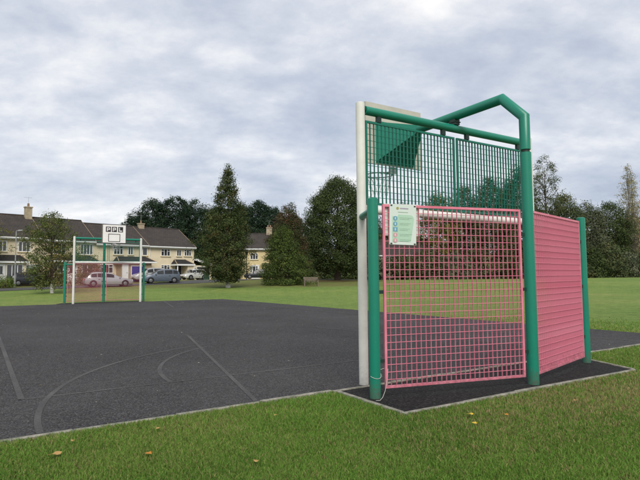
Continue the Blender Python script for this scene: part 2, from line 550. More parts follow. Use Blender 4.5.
def fast_mesh(name, verts, faces_q, tint, m):
    """numpy mesh: verts (n,3), faces_q (k,4) quads, tint (n,3) vertex colour"""
    me = bpy.data.meshes.new(name)
    nv, nf = len(verts), len(faces_q)
    fl = faces_q.shape[1]
    me.vertices.add(nv)
    me.vertices.foreach_set('co', np.ascontiguousarray(verts, dtype=np.float32).ravel())
    me.loops.add(nf * fl)
    me.loops.foreach_set('vertex_index', np.ascontiguousarray(faces_q, dtype=np.int32).ravel())
    me.polygons.add(nf)
    me.polygons.foreach_set('loop_start', np.arange(0, nf * fl, fl, dtype=np.int32))
    me.update(calc_edges=True)
    ca = me.color_attributes.new('tint', 'FLOAT_COLOR', 'POINT')
    c4 = np.ones((nv, 4), dtype=np.float32)
    c4[:, :3] = tint
    ca.data.foreach_set('color', c4.ravel())
    me.materials.append(m)
    return me


# ------------------------------------------------------------------ the lie of the land
CX, CY, ANG = 1.9443, 7.4601, 0.5745          # near goal unit, direction of its goal line
UX, UY = math.cos(ANG), math.sin(ANG)
VX, VY = math.sin(ANG), -math.cos(ANG)         # away from the court


def ct(u, v):
    """court coordinates -> world x, y"""
    return (CX + UX * u + VX * v, CY + UY * u + VY * v)


def smooth(a, b, x):
    t = np.clip((x - a) / (b - a), 0, 1)
    return t * t * (3 - 2 * t)


def gz(x, y):
    """ground height: flat round the court, rising gently to the road and houses"""
    return float(0.65 * smooth(33, 64, y) + 0.35 * smooth(60, 68, y) * (1 - smooth(-8, 12, x)))


def build_ground():
    xs = np.unique(np.concatenate([np.linspace(-60, 80, 71), np.linspace(-1500, -60, 12), np.linspace(80, 1500, 12)]))
    ys = np.unique(np.concatenate([np.linspace(-30, 130, 81), np.linspace(130, 2500, 12), np.linspace(-400, -30, 5)]))
    X, Y = np.meshgrid(xs, ys)
    Z = 0.65 * smooth(33, 64, Y) + 0.35 * smooth(60, 68, Y) * (1 - smooth(-8, 12, X)) - 0.02
    nx = len(xs)
    v = np.stack([X, Y, Z], -1).reshape(-1, 3)
    i = np.arange(len(ys) - 1)[:, None] * nx + np.arange(nx - 1)[None]
    f = np.stack([i, i + 1, i + nx + 1, i + nx], -1).reshape(-1, 4)
    me = bpy.data.meshes.new('ground')
    me.from_pydata(v.tolist(), [], f.tolist())
    me.polygons.foreach_set('use_smooth', [True] * len(me.polygons))
    me.materials.append(M_GROUND)
    tag(obj('ground', me), kind='structure')


build_ground()
COURT_ROOT = (CX, CY, 0)
HALF = 6.75
FAR_V = -24.86
COURT_RZ = ANG


def cuv(u, v):            # court-local coordinates (local y = -v)
    return (u, -v)


court = MB().box(-HALF, HALF, -0.075, -FAR_V, -0.08, 0.0).build('court', M_COURT, None, False, COURT_ROOT, COURT_RZ)
tag(court, kind='structure')

PADP = [(-2.15, 0.13), (-2.18, 1.27), (1.93, 1.33), (2.24, 0.55), (2.28, 0.13)]
pad = MB().prism([cuv(*q) for q in PADP], 'z', -0.08, -0.004).build('goal_pad', M_PAD, None, False, COURT_ROOT, COURT_RZ)
tag(pad, kind='structure')
pad2 = MB().prism([(-q[0], 24.77 - (-q[1])) for q in PADP], 'z', -0.08, -0.004).build('goal_pad', M_PAD, None, False, COURT_ROOT, COURT_RZ)
tag(pad2, kind='structure')

# thin concrete edging stones: end of the court and round the goal pad
edging = obj('kerb', None, None, COURT_ROOT, COURT_RZ)
tag(edging, kind='structure')


def edge_run(p, q, w=0.05, piece=0.915):
    p, q = Vector((p[0], -p[1])), Vector((q[0], -q[1]))
    L = (q - p).length
    n = max(1, round(L / piece))
    d = (q - p) / n
    a = math.atan2(d.y, d.x)
    l = d.length
    for i in range(n):
        c = p + d * (i + 0.5)
        b = MB()
        h = 0.012 + random.uniform(-0.006, 0.008)
        ww = w / 2
        g_ = 0.004
        e = 0.006
        # chamfered top
        b.add([(-l / 2 + g_, -ww, -0.12), (l / 2 - g_, -ww, -0.12), (l / 2 - g_, ww, -0.12), (-l / 2 + g_, ww, -0.12),
               (-l / 2 + g_, -ww, h - e), (l / 2 - g_, -ww, h - e), (l / 2 - g_, ww, h - e), (-l / 2 + g_, ww, h - e),
               (-l / 2 + g_ + e, -ww + e, h), (l / 2 - g_ - e, -ww + e, h), (l / 2 - g_ - e, ww - e, h), (-l / 2 + g_ + e, ww - e, h)],
              [(0, 1, 5, 4), (1, 2, 6, 5), (2, 3, 7, 6), (3, 0, 4, 7), (4, 5, 9, 8), (5, 6, 10, 9), (6, 7, 11, 10), (7, 4, 8, 11), (8, 9, 10, 11)])
        o = b.build('edging_stone', M_EDGE, edging)
        o.location = (c.x, c.y + random.uniform(-0.004, 0.004), 0)
        o.rotation_euler = (random.uniform(-.01, .01), random.uniform(-.003, .003), a + random.uniform(-.006, .006))


edge_run((-HALF, 0.104), (HALF, 0.104))
edge_run((-2.18, 0.14), (-2.21, 1.27))
edge_run((-2.23, 1.30), (1.95, 1.36))
edge_run((1.97, 1.33), (2.27, 0.55))
edge_run((2.27, 0.55), (2.31, 0.14))


# worn painted lines on the court
def line_strip(pts, w):
    """flat ribbon through court points (u, v), 4 mm above the surface"""
    P = [Vector((u, -v)) for u, v in pts]
    n = len(P)
    vs_, fs_ = [], []
    for i in range(n):
        d = (P[min(i + 1, n - 1)] - P[max(i - 1, 0)]).normalized()
        nn = Vector((-d.y, d.x)) * w / 2
        a, b = P[i] + nn, P[i] - nn
        vs_ += [(a.x, a.y, 0), (b.x, b.y, 0)]
    for i in range(n - 1):
        fs_.append((2 * i, 2 * i + 1, 2 * i + 3, 2 * i + 2))
    return MB().add(vs_, fs_)


def arc(c, r, a0, a1, n=60):
    return [(c[0] + r * math.cos(R(a0 + (a1 - a0) * i / n)), c[1] + r * math.sin(R(a0 + (a1 - a0) * i / n))) for i in range(n + 1)]


lines = []
for flip in (False, True):
    def T(pts):
        return [(-u, -24.77 - v) for u, v in pts] if flip else pts
    lines += [(T([(-5.25, -1.5), (5.25, -1.5)]), 0.05), (T(arc((0, 0), 5.2, 179.6, 252)), 0.06), (T(arc((0, 0), 5.2, 296, 360.4)), 0.07),
              (T(arc((0, -1.5), 3.6, 180, 236)), 0.06), (T(arc((0, -1.5), 3.6, 304, 360)), 0.07),
              (T([(-3.17, 0.05), (-1.62, -6.7)]), 0.055), (T([(3.17, 0.05), (1.62, -6.7)]), 0.055)]
lines += [([(-5.25, -1.5), (-5.25, -23.27)], 0.065), ([(5.25, -1.5), (5.25, -23.27)], 0.08)]
for i, (pts, w) in enumerate(lines):
    o = line_strip(pts, w).build('painted_line', M_LINE, court)
    o.location.z = 0.003 + 0.0002 * i

# road in front of the houses, following the ground
HE = Vector((-17.45, 73.0))                    # front right corner of the terrace
HL = Vector((-0.70, -0.714)).normalized()      # along the terrace, right to left
HN = Vector((-HL.y, HL.x))                     # outwards to the front
if HN.y > 0:
    HN = -HN
HRZ = math.atan2(HL.y, HL.x)


def build_road():
    v, f = [], []
    S = [i * 2.0 for i in range(-22, 34)]
    W = [6.0, 7.5, 9.0, 10.5, 11.0]
    for s in S:
        for n in W:
            p = HE + HL * s + HN * n
            v.append((p.x, p.y, gz(p.x, p.y) + 0.01))
    k = len(W)
    for i in range(len(S) - 1):
        for j in range(k - 1):
            f.append((i * k + j, i * k + j + 1, (i + 1) * k + j + 1, (i + 1) * k + j))
    tag(MB().add(v, f).build('road', M_ROAD), kind='structure')


build_road()


def bare_patch():
    v, f = [(2.15, 66.7, gz(2.15, 66.7) + 0.012)], []
    n = 40
    for k in range(n):
        a = 2 * PI * k / n
        rr = 4.6 + 0.7 * math.sin(3 * a + 1) + 0.4 * math.sin(7 * a) + random.uniform(-.3, .3)
        x, y = 2.15 + rr * math.cos(a) * 1.25, 66.7 + rr * math.sin(a)
        v.append((x, y, gz(x, y) + 0.012))
        f.append((0, 1 + k, 1 + (k + 1) % n))
    m = mat('leaf_strewn_earth', (0.115, 0.075, 0.038), 0.95, 0.1, var=0.9, vscale=3, tint=(0.06, 0.07, 0.022), bump=0.8, bscale=20)
    tag(MB().add(v, f).build('bare_earth', m), kind='structure')


bare_patch()


# ------------------------------------------------------------------ goal units with basketball board
def mesh_panel(name, A, B, z0, z1, m, parent, gap0, gap1, label=None, bar=0.0200, rail=0.0030, pitch=0.062, hpitch=0.0795, fr=0.0135):
    """bar grating panel between two posts (local x, y of the unit): frame, flat upright bars, cross rods"""
    A, B = Vector(A), Vector(B)
    d = (B - A).normalized()
    A2, B2 = A + d * gap0, B - d * gap1
    L = (B2 - A2).length
    H = z1 - z0
    w = 0.0125
    b = MB()
    b.box(0, 2 * fr, -w, w, 0, H)
    b.box(L - 2 * fr, L, -w, w, 0, H)
    b.box(2 * fr, L - 2 * fr, -w, w, 0, 2 * fr)
    b.box(2 * fr, L - 2 * fr, -w, w, H - 2 * fr, H)
    p = b.build(name, m, parent, False, (A2.x, A2.y, z0), math.atan2(d.y, d.x))
    if label:
        p['label'] = label
    n = round((L - 4 * fr) / pitch)
    step = (L - 2 * fr) / n
    hi = H - 4 * fr
    me = MB().box(-rail / 2, rail / 2, -bar / 2, bar / 2, 0, hi).mesh('upright_bar', m)
    for i in range(1, n):
        obj('upright_bar', me, p, (fr + step * i, 0, 2 * fr), 0)
    k = round(hi / hpitch)
    hs = (H - 2 * fr) / k
    me2 = MB().tube([(2 * fr, 0, 0), (L - 2 * fr, 0, 0)], 0.0036, 6).mesh('cross_rod', m, True)
    for i in range(1, k):
        obj('cross_rod', me2, p, (0, -0.0082, fr + hs * i), 0)
    return p, L


def unit(label, loc, rz, notices):
    """local x = along the goal line, local y = towards the court, +y front; origin on the goal line"""
    t = thing('goal_unit', label, 'goal', loc, rz, 'goal units with basketball boards at the court ends')
    W, H = 1.695, 3.5
    for s in (-1, 1):
        MB().tube([(s * W, 0, 0), (s * W, 0, H)], 0.058, 24, True, 0.012).build('goal_post', M_WHITE, t, True)
        MB().tube([(s * 2.026, -0.632, -0.02), (s * 2.026, -0.632, 2.174)], 0.0615, 24, True, 0.012).build('side_post', M_GREEN, t, True)
        d = Vector((s * (2.026 - W), -0.632, 0)).normalized()
        MB().tube([(s * W + d.x * .05, d.y * .05, 2.05), (s * 2.026 - d.x * .06, -0.632 - d.y * .06, 2.05)], 0.042, 16).build('side_rail', M_GREEN, t, True)
    MB().tube([(-W + .055, 0, 2.148), (W - .055, 0, 2.148)], 0.054, 24).build('crossbar', M_WHITE, t, True)
    MB().tube([(-W + .062, -0.01, 3.415), (W - .062, -0.01, 3.415)], 0.056, 24).build('top_rail', M_GREEN, t, True)
    for s in (-1, 1):
        MB().tube([(s * (W - .085), -0.01, 3.415), (s * (W - .045), -0.01, 3.415)], 0.034, 12).build('rail_spigot', M_DARKFIX, t, True)
    MB().tube([(0, -1.154, -0.02), (0, -1.154, 2.835)], 0.068, 28).build('rear_post', M_GREEN, t, True)
    MB().tube([(0, -1.154, 2.835), (0, -1.154, 2.872)], 0.052, 20).build('post_joint', M_DARKFIX, t, True)
    MB().tube([(0.045, -1.154, 2.854), (0.082, -1.154, 2.854)], 0.013, 8).build('joint_bolt', M_STEEL, t, True)
    MB().tube([(0, -1.154, 2.872), (0, -1.154, 3.29), (0, -0.832, 3.612), (0, 0.80, 3.585)], 0.065, 28).build('cantilever_arm', M_GREEN, t, True)
    MB().box(-0.05, 0.05, -0.06, 0.04, 3.466, 3.545).build('arm_clamp', M_DARKFIX, t)
    MB().box(-0.06, 0.06, -0.07, 0.05, 3.500, 3.512).build('clamp_plate', M_DARKFIX, t)
    # green upper grating, two panels hung from the top rail
    zt, zb = 3.285, 2.215
    for a, b in ((-W, -0.012), (0.012, W)):
        g0 = 0.066 if a < -1 else 0.01
        g1 = 0.066 if b > 1 else 0.01
        p, L = mesh_panel('upper_panel', (a, -0.01), (b, -0.01), zb, zt, M_GREEN2, t, g0, g1, None, 0.025, 0.004)
        for q in (0.22, L - 0.22):
            MB().box(q - 0.032, q + 0.032, -0.022, 0.022, zt - zb + 0.003, zt - zb + 0.095).build('hanger', M_DARKFIX, p)
    # faded red ball-stop panels, a shallow V back to the rear post
    for s in (-1, 1):
        A, B = (s * 2.026, -0.632), (0, -1.154)
        if s > 0:
            A, B = B, A
        p, L = mesh_panel('ball_stop_panel', A, B, 0.09, 2.118, M_PINK, t, 0.118, 0.118)
        for z in (0.30, 1.05, 1.72):
            for q in (-0.075, L + 0.008):
                MB().box(q, q + 0.067, -0.012, 0.012, z - 0.02, z + 0.02).build('panel_bracket', M_DARKFIX, p)
    # backboard
    bb = MB().box(-0.596, 0.596, 1.295, 1.335, 3.104, 4.095).build('backboard', M_BOARD, t)
    y0, y1 = 1.337, 1.342
    MB().box(-0.592, 0.592, 1.335, 1.339, 3.108, 4.091).build('board_face', M_BFACE, bb)
    # on the face, x runs right to left for someone facing it
    def rect_frame(name, x0, x1, z0, z1, w):
        b = MB()
        b.box(x0, x1, y0 + .003, y1, z0, z0 + w); b.box(x0, x1, y0 + .003, y1, z1 - w, z1)
        b.box(x0, x0 + w, y0 + .003, y1, z0 + w, z1 - w); b.box(x1 - w, x1, y0 + .003, y1, z0 + w, z1 - w)
        return b.build(name, M_BLACK, bb)
    rect_frame('board_border', -0.594, 0.594, 3.106, 4.093, 0.030)
    rect_frame('target_square', -0.295, 0.295, 3.185, 3.595, 0.032)
    def letter(polys, xl, zt_, sx, sz):
        b = MB()
        for pl in polys:
            pts = [(xl - px * sx, zt_ - pz * sz) for px, pz in pl]
            b.prism(pts, 'y', y1 + 0.001, y1 + 0.004)
        return b
    Pp = [[(0, 0), (.24, 0), (.24, 1), (0, 1)], [(.24, 0), (.86, 0), (1, .12), (1, .22), (.24, .22)],
          [(.72, .22), (1, .22), (1, .5), (.72, .5)], [(.24, .5), (1, .5), (1, .6), (.86, .7), (.24, .7)]]
    Lp = [[(0, 0), (.26, 0), (.26, 1), (0, 1)], [(.26, .74), (1, .74), (1, 1), (.26, 1)]]
    for xl, pol in ((0.418, Pp), (0.125, Pp), (-0.182, Lp)):
        sq = MB().box(xl - 0.248, xl, y0 + .002, y1, 3.690, 3.965).build('letter_square', M_BLACK, bb)
        letter(pol, xl - 0.052, 3.920, 0.146, 0.190).build('painted_letter', M_BFACE, sq)
    # hollow pyramid bracket behind the board, apex on the arm
    yb, ya = 1.285, 0.70
    base = [(-0.40, yb, 3.14), (0.40, yb, 3.14), (0.40, yb, 3.79), (-0.40, yb, 3.79)]
    apex = [(-0.05, ya, 3.535), (0.05, ya, 3.535), (0.05, ya, 3.64), (-0.05, ya, 3.64)]
    br = MB().add(base + apex, [(0, 1, 5, 4), (1, 2, 6, 5), (2, 3, 7, 6), (3, 0, 4, 7), (4, 5, 6, 7), (3, 2, 1, 0)]).build('board_bracket', M_GREEN, t)
    MB().box(-0.40, 0.40, 1.2855, 1.2945, 3.12, 3.81).build('mounting_plate', M_GREEN2, t)
    # ring and chain net
    rc = (0, 1.335 + 0.15 + 0.225, 3.03)
    ring = MB().tube([(rc[0] + .228 * math.cos(a), rc[1] + .228 * math.sin(a), rc[2]) for a in [2 * PI * k / 40 for k in range(41)]], 0.010, 8, False)
    rg = ring.build('hoop', M_STEEL, t, True)
    MB().box(-0.06, 0.06, 1.343, 1.505, 3.02, 3.032).box(-0.09, 0.09, 1.343, 1.351, 2.99, 3.10).build('hoop_bracket', M_STEEL, rg)
    net = MB()
    for k in range(12):
        for sgn in (1, -1):
            pts = []
            for j in range(6):
                a = 2 * PI * (k + sgn * j * 0.25) / 12
                r_ = 0.222 - 0.085 * (j / 5) ** 0.7
                pts.append((rc[0] + r_ * math.cos(a), rc[1] + r_ * math.sin(a), rc[2] - 0.012 - 0.34 * j / 5))
            net.tube(pts, 0.0026, 4, False)
    tag(net.build('chain_net', M_STEEL, rg), kind='stuff')
    return t


unit_near = unit('green goal unit seen from behind, with tall bent arm and notice on pink grating', (CX, CY, 0), ANG, True)
far_xy = ct(0.17, -24.77)
unit_far = copy_tree(unit_near)
unit_far.location = (far_xy[0], far_xy[1], 0)
unit_far.rotation_euler = (0, 0, ANG + PI)
unit_far['label'] = 'goal unit showing the white backboard with PPL lettering, in front of the houses'


# notice tied to the near left ball-stop panel
def panel_frame():
    A, B = Vector((-2.026, -0.632)), Vector((0, -1.154))
    d = (B - A).normalized()
    a = math.atan2(d.y, d.x)
    M = Matrix.Translation((CX, CY, 0)) @ Matrix.Rotation(ANG, 4, 'Z') @ Matrix.Translation((A.x + d.x * .118, A.y + d.y * .118, 0)) @ Matrix.Rotation(a, 4, 'Z')
    return M


PF = panel_frame()          # local x along panel, local -y towards the grass (camera side)


def place(o, M):
    o.matrix_world = M
    return o


def notice():
    t = thing('notice', 'laminated white and green rules notice with blue symbols tied to the pink grating', 'notice')
    # local: x right, z up, y=-0.03 outwards; lower left at (0,0)
    w, h = 0.335, 0.455
    MB().box(0, w, -0.004, 0, 0, h).build('board', M_SIGN, t)
    pl = []
    x0, x1, z0, z1, r_ = 0.105, w - 0.028, 0.035, h - 0.115, 0.05
    for cx_, cz_, a0 in ((x1 - r_, z0 + .01, -90), (x1 - r_, z1 - r_, 0), (x0 + .01, z1 - .01, 90), (x0 + .01, z0 + .01, 180)):
        rr = r_ if cz_ > 0.15 and cx_ > 0.2 else 0.01
        for k in range(6):
            a = R(a0 + 90 * k / 5)
            pl.append((cx_ + rr * math.cos(a), cz_ + rr * math.sin(a)))
    MB().prism(pl, 'y', -0.0062, -0.0041).build('text_panel', M_SIGNG, t)
    MB().box(0.035, 0.1045, -0.0060, -0.0041, 0.03, z1 - .02).build('symbol_strip', M_SIGNG, t)
    for k in range(5):
        zc = z1 - 0.045 - k * 0.062
        m = (M_SIGNB, M_SIGNB, M_SIGNB, M_SIGNP, M_SIGNP)[k]
        if k == 2:
            b = MB().box(0.042, 0.098, -0.0085, -0.0063, zc - .024, zc + .024)
        else:
            b = MB().prism([(0.07 + .026 * math.cos(2 * PI * j / 16), zc + .026 * math.sin(2 * PI * j / 16)) for j in range(16)], 'y', -0.0085, -0.0063)
        s = b.build('symbol', m, t)
        MB().box(0.064, 0.076, -0.0100, -0.0087, zc - .014, zc + .012).build('pictogram', M_SIGN, s)
        for j in range(2):
            MB().box(0.125, 0.125 + (0.155, 0.12)[j] * (1 - .08 * (k % 3)), -0.0075, -0.0064, zc + .006 - j * .016, zc + .012 - j * .016).build('print_line', M_SIGNT, t)
    MB().prism([(0.10 + .016 * math.cos(2 * PI * j / 14), h - .045 + .016 * math.sin(2 * PI * j / 14)) for j in range(14)], 'y', -0.0062, -0.0041).build('emblem', M_SIGNY, t)
    MB().box(0.128, 0.235, -0.0055, -0.0041, h - .052, h - .038).build('heading', M_SIGNH, t)
    MB().box(0.105, 0.23, -0.0055, -0.0041, h - .092, h - .084).build('print_line', M_SIGNT, t)
    for x in (0.012, w - 0.03):
        for z in (0.006, h - 0.02):
            MB().box(x, x + 0.022, -0.0095, -0.0042, z, z + 0.012).build('cable_tie', M_TRIM, t)
    t.matrix_world = PF @ Matrix.Translation((0.07, -0.0195, 1.668)) @ Matrix.Rotation(R(1.2), 4, 'Y')


def rear_board():
    """plain board on the court side of the same panel: only its pale back shows"""
    o = MB().box(0, 0.45, 0, 0.004, 0, 0.36).box(0.02, 0.43, -0.003, -0.0005, 0.02, 0.05).box(0.02, 0.43, -0.003, -0.0005, 0.31, 0.34).build('sign_board', M_SIGN)
    tag(o, 'plain pale sign board seen from behind through the pink grating, back of the notice', 'sign')
    o.matrix_world = PF @ Matrix.Translation((0.03, 0.0235, 1.77))


notice()
rear_board()


def post_string():
    b = MB()
    c = Vector((*ct(-2.026, 0.632), 0))
    M = Matrix.Translation(c) @ Matrix.Rotation(ANG, 4, 'Z')
    pts = []
    for i in range(15):
        a = R(-175 + 190 * i / 14)
        pts.append((0.066 * math.cos(a), 0.066 * math.sin(a), 0.235 - 0.045 * math.sin(PI * i / 14) + 0.05 * (i / 14)))
    pts += [(0.12, 0.0, 0.30), (0.15, -0.035, 0.30)]
    b.tube(pts, 0.0026, 5)
    pts = [(0.15, -0.04, 0.30), (0.13, -0.055, 0.22), (0.10, -0.07, 0.15), (0.066, -0.085, 0.075), (0.02, -0.10, 0.018), (-0.05, -0.14, 0.004), (-0.09, -0.12, 0.003)]
    b.tube(pts, 0.0024, 5)
    o = b.build('string', M_STRING)
    o.matrix_world = M
    tag(o, 'pale string looped round the foot of the short green post', 'string')


post_string()


# ------------------------------------------------------------------ houses
def window(root, x0, x1, z0, z1, panes, y=0.0, top=False, name='window'):
    """local x along the facade, y outwards. Frame is the part, each pane and the sill sub-parts."""
    fw = 0.075
    b = MB()
    yo, yi = y + 0.05, y - 0.05
    b.box(x0, x1, yi, yo, z0, z0 + fw); b.box(x0, x1, yi, yo, z1 - fw, z1)
    xs = [x0 + (x1 - x0) * k / panes for k in range(panes + 1)]
    for k, x in enumerate(xs):
        a = x if k == 0 else (x - fw if k == panes else x - fw / 2)
        b.box(a, a + fw, yi, yo, z0 + fw, z1 - fw)
    zm = z0 + (z1 - z0) * 0.68
    w = b.build(name, M_UPVC, root)
    for k in range(panes):
        a, c = xs[k] + fw / 2, xs[k + 1] - fw / 2
        if k == 0: a += fw / 2
        if k == panes - 1: c -= fw / 2
        MB().box(a, c, y - 0.03, y + 0.012, z0 + fw, z1 - fw).build('pane', M_GLASS, w)
        if top and k != panes // 2:
            MB().box(a, c, y - 0.02, y + 0.04, zm - 0.03, zm + 0.03).build('transom', M_UPVC, w)
    MB().box(x0 - 0.08, x1 + 0.08, y - 0.02, y + 0.12, z0 - 0.07, z0 - 0.004).build('sill', M_CREAM2, w)
    return w


def door(root, x0, x1, z0, z1, m, y=0.0, name='door', ribs=0, glass=False):
    d = MB().box(x0, x1, y - 0.02, y + 0.03, z0, z1).build(name, m, root)
    MB().box(x0 - 0.09, x0 - 0.002, y - 0.02, y + 0.06, z0, z1 + 0.09).box(x1 + 0.002, x1 + 0.09, y - 0.02, y + 0.06, z0, z1 + 0.09).box(x0 - 0.002, x1 + 0.002, y - 0.02, y + 0.06, z1 + 0.002, z1 + 0.09).build('door_frame', M_UPVC, d)
    for k in range(ribs):
        x = x0 + (x1 - x0) * (k + 0.5) / ribs
        MB().box(x - 0.03, x + 0.03, y + 0.0305, y + 0.045, z0 + 0.06, z1 - 0.06).build('door_rib', m, d)
    if glass:
        MB().box(x0 + 0.15, x1 - 0.15, y + 0.0305, y + 0.038, z0 + 1.0, z1 - 0.15).build('pane', M_GLASS, d)
    MB().box(x0 + 0.08, x0 + 0.13, y + 0.031, y + 0.08, z0 + 0.95, z0 + 1.1).build('handle', M_STEEL, d)
    return d


def gable_roof(root, x0, x1, ye, yr, yb, ze, zr, m, over=0.35, name='roof'):
    """slabs from front eave (y=ye+over) over the ridge (y=yr) to the back eave"""
    sl = (zr - ze) / (ye - yr)
    yf, zf = ye + over, ze - over * sl
    ybk, zbk = yb - over, zr - (yr - (yb - over)) * (zr - ze) / (yr - yb)
    th = 0.14
    poly = [(yf, zf), (yr, zr), (ybk, zbk), (ybk, zbk + th), (yr, zr + th * 1.1), (yf, zf + th)]
    r_ = MB().prism(poly, 'x', x0, x1).build(name, m, root)
    MB().box(x0, x1, yf + 0.004, yf + 0.03, zf - 0.10, zf + th - 0.02).build('fascia', M_UPVC, r_)
    MB().tube([(x0, yf + 0.075, zf + 0.03), (x1, yf + 0.075, zf + 0.03)], 0.05, 8).build('gutter', M_UPVC, r_)
    MB().tube([(x0, yr, zr + th + 0.02), (x1, yr, zr + th + 0.02)], 0.09, 8).build('ridge_tiles', m, r_)
    for x in (x0 - 0.035, x1 + 0.005):
        MB().prism([(yf, zf - 0.03), (yr, zr - 0.03), (yr, zr + th * 1.1 + .03), (yf, zf + th + .03)], 'x', x, x + 0.03).build('verge_board', M_STONE, r_)
    return r_


def chimney(root, x, y, z0, z1, w=0.9, d=0.6, pots=1):
    b = MB().box(x - w / 2, x + w / 2, y - d / 2, y + d / 2, z0, z1)
    c = b.build('chimney', M_CHIM, root)
    MB().box(x - w / 2 - .07, x + w / 2 + .07, y - d / 2 - .07, y + d / 2 + .07, z1, z1 + .12).build('chimney_cap', M_CHIM, c)
    for k in range(pots):
        xx = x + (k - (pots - 1) / 2) * 0.42
        MB().tube([(xx, y, z1 + .12), (xx, y, z1 + .3), (xx, y, z1 + .52)], [.14, .12, .11], 10).build('chimney_pot', M_POT, c, True)
    MB().tube([(x, y, z1 + .1), (x, y, z1 + 1.25)], .018, 5).tube([(x - .35, y, z1 + 1.2), (x + .5, y, z1 + 1.2)], .012, 5).tube([(x - .3, y - .2, z1 + 1.2), (x - .3, y + .2, z1 + 1.2)], .01, 4).tube([(x, y - .16, z1 + 1.21), (x, y + .16, z1 + 1.21)], .01, 4).tube([(x + .3, y - .13, z1 + 1.2), (x + .3, y + .13, z1 + 1.2)], .01, 4).build('aerial', M_STEEL, c)
    # lead flashing
    MB().box(x - w / 2 - .12, x + w / 2 + .12, y - d / 2 - .02, y + d / 2 + .35, z0 + .5, z0 + .56)
    return c


def canopy(root, x0, x1, y1, z0, z1, name='canopy_roof', lip=0.12):
    """lean-to tiled canopy: high at the wall (y=0), low at y1, with hipped ends"""
    h = 0.55
    v = [(x0, y1, z0), (x1, y1, z0), (x1, 0, z0), (x0, 0, z0), (x0 + h, 0, z1), (x1 - h, 0, z1)]
    c = MB().add(v, [(0, 1, 5, 4), (1, 2, 5), (3, 0, 4), (3, 2, 1, 0), (2, 3, 4, 5)]).build(name, M_ROOF2, root)
    MB().box(x0 - .03, x1 + .03, y1 + .004, y1 + .034, z0 - .16, z0 + .03).box(x0 - .034, x0 - .004, 0.01, y1 + .003, z0 - .16, z0 + .03).box(x1 + .004, x1 + .034, 0.01, y1 + .003, z0 - .16, z0 + .03).build('canopy_fascia', M_UPVC, c)
    for a, b_ in (((x0, y1, z0 + .03), (x0 + h, .02, z1 + .03)), ((x1, y1, z0 + .03), (x1 - h, .02, z1 + .03))):
        MB().tube([a, b_], 0.05, 6).build('hip_tiles', M_STONE, c)
    return c


def house_shell(name, label, s0, s1, ze, zr, wall=None, depth=8.8):
    p = HE + HL * s0
    t = thing(name, label, 'house', (p.x, p.y, 0), HRZ, 'stepped cream terrace behind the green')
    w = s1 - s0
    sl = (zr - ze) / (depth / 2)
    poly = [(0, 0.4), (0, ze), (-depth / 2, zr - 0.02), (-depth, ze), (-depth, 0.4)]
    MB().prism(poly, 'x', 0.0, w - 0.004).build('wall', wall or M_CREAM, t)
    return t, w


# local +y must point outwards to the front (towards the green)
assert (Matrix.Rotation(HRZ, 2) @ Vector((0, 1)) - HN).length < 1e-3, 'facade frame'

# right-hand end house
t, w = house_shell('terraced_house', 'cream end house with tiled porch, lean-to garage and white windows', 0, 6.82, 5.50, 8.10)
gable_roof(t, -0.12, w, 0, -4.4, -8.8, 5.50, 8.10, M_ROOF)
window(t, 3.68, 5.02, 4.15, 5.10, 3, top=True)
window(t, 2.02, 2.72, 4.18, 5.06, 2)
window(t, 0.46, 1.56, 4.22, 5.10, 3, top=True)
window(t, 3.7, 5.0, 2.25, 3.0, 3, top=True)
canopy(t, 0.9, 3.6, 1.7, 3.05, 3.75)
door(t, 2.0, 2.9, 0.95, 2.95, M_TRIM, 0.0, glass=True)
MB().box(0.95, 1.06, 1.5, 1.61, 0.6, 2.93).build('porch_post', M_UPVC, t)
MB().box(3.4, 3.51, 1.5, 1.61, 0.6, 2.93).build('porch_post', M_UPVC, t)
MB().box(1.06, 1.9, 0.002, 1.5, 0.5, 2.93).build('porch_wall', M_CREAM, t)
# lean-to garage on the gable
MB().box(-3.2, -0.004, -5.5, -0.4, 0.5, 3.0).build('garage_wall', M_CREAM, t)
MB().prism([(-3.5, 2.95), (-0.01, 3.85), (-0.01, 4.0), (-3.5, 3.10)], 'y', -5.7, 0.0).build('garage_roof', M_ROOF2, t)
MB().prism([(-3.5, 2.80), (-0.01, 3.70), (-0.01, 3.99), (-3.5, 3.09)], 'y', 0.004, 0.03).build('garage_fascia', M_UPVC, t)
door(t, -2.7, -0.7, 0.95, 2.75, M_TRIM, -0.4, name='garage_door', ribs=6)
chimney(t, 5.75, -4.2, 7.5, 8.62, 0.75, 0.5, 1)
MB().tube([(6.6, 0.06, 0.9), (6.6, 0.06, 5.2)], 0.045, 8).build('drainpipe', M_UPVC, t)

# second house: blue garage door
t, w = house_shell('terraced_house', 'cream terraced house with a bright blue garage door under a long tiled canopy', 6.82, 13.64, 5.54, 8.14)
gable_roof(t, 0.04, w, 0, -4.4, -8.8, 5.54, 8.14, M_ROOF)
o0 = 6.82
window(t, 0.12, 0.82, 4.15, 5.2, 1)
window(t, 8.86 - o0, 9.56 - o0, 4.2, 5.25, 2)
window(t, 10.2 - o0, 11.4 - o0, 4.2, 5.3, 3, top=True)
MB().box(0.3, 4.2, 0.002, 1.5, 0.5, 3.2).build('front_projection', M_STONE, t)
canopy(t, -0.2, 4.7, 1.85, 3.3, 4.0)
door(t, 8.3 - o0, 9.75 - o0, 0.9, 2.75, M_BLUE, 1.502, name='garage_door', ribs=7)
window(t, 4.6, 6.2, 1.9, 3.0, 3, top=True)
door(t, 3.6 - .15, 4.05, 0.95, 2.9, M_UPVC, 1.502, glass=False)

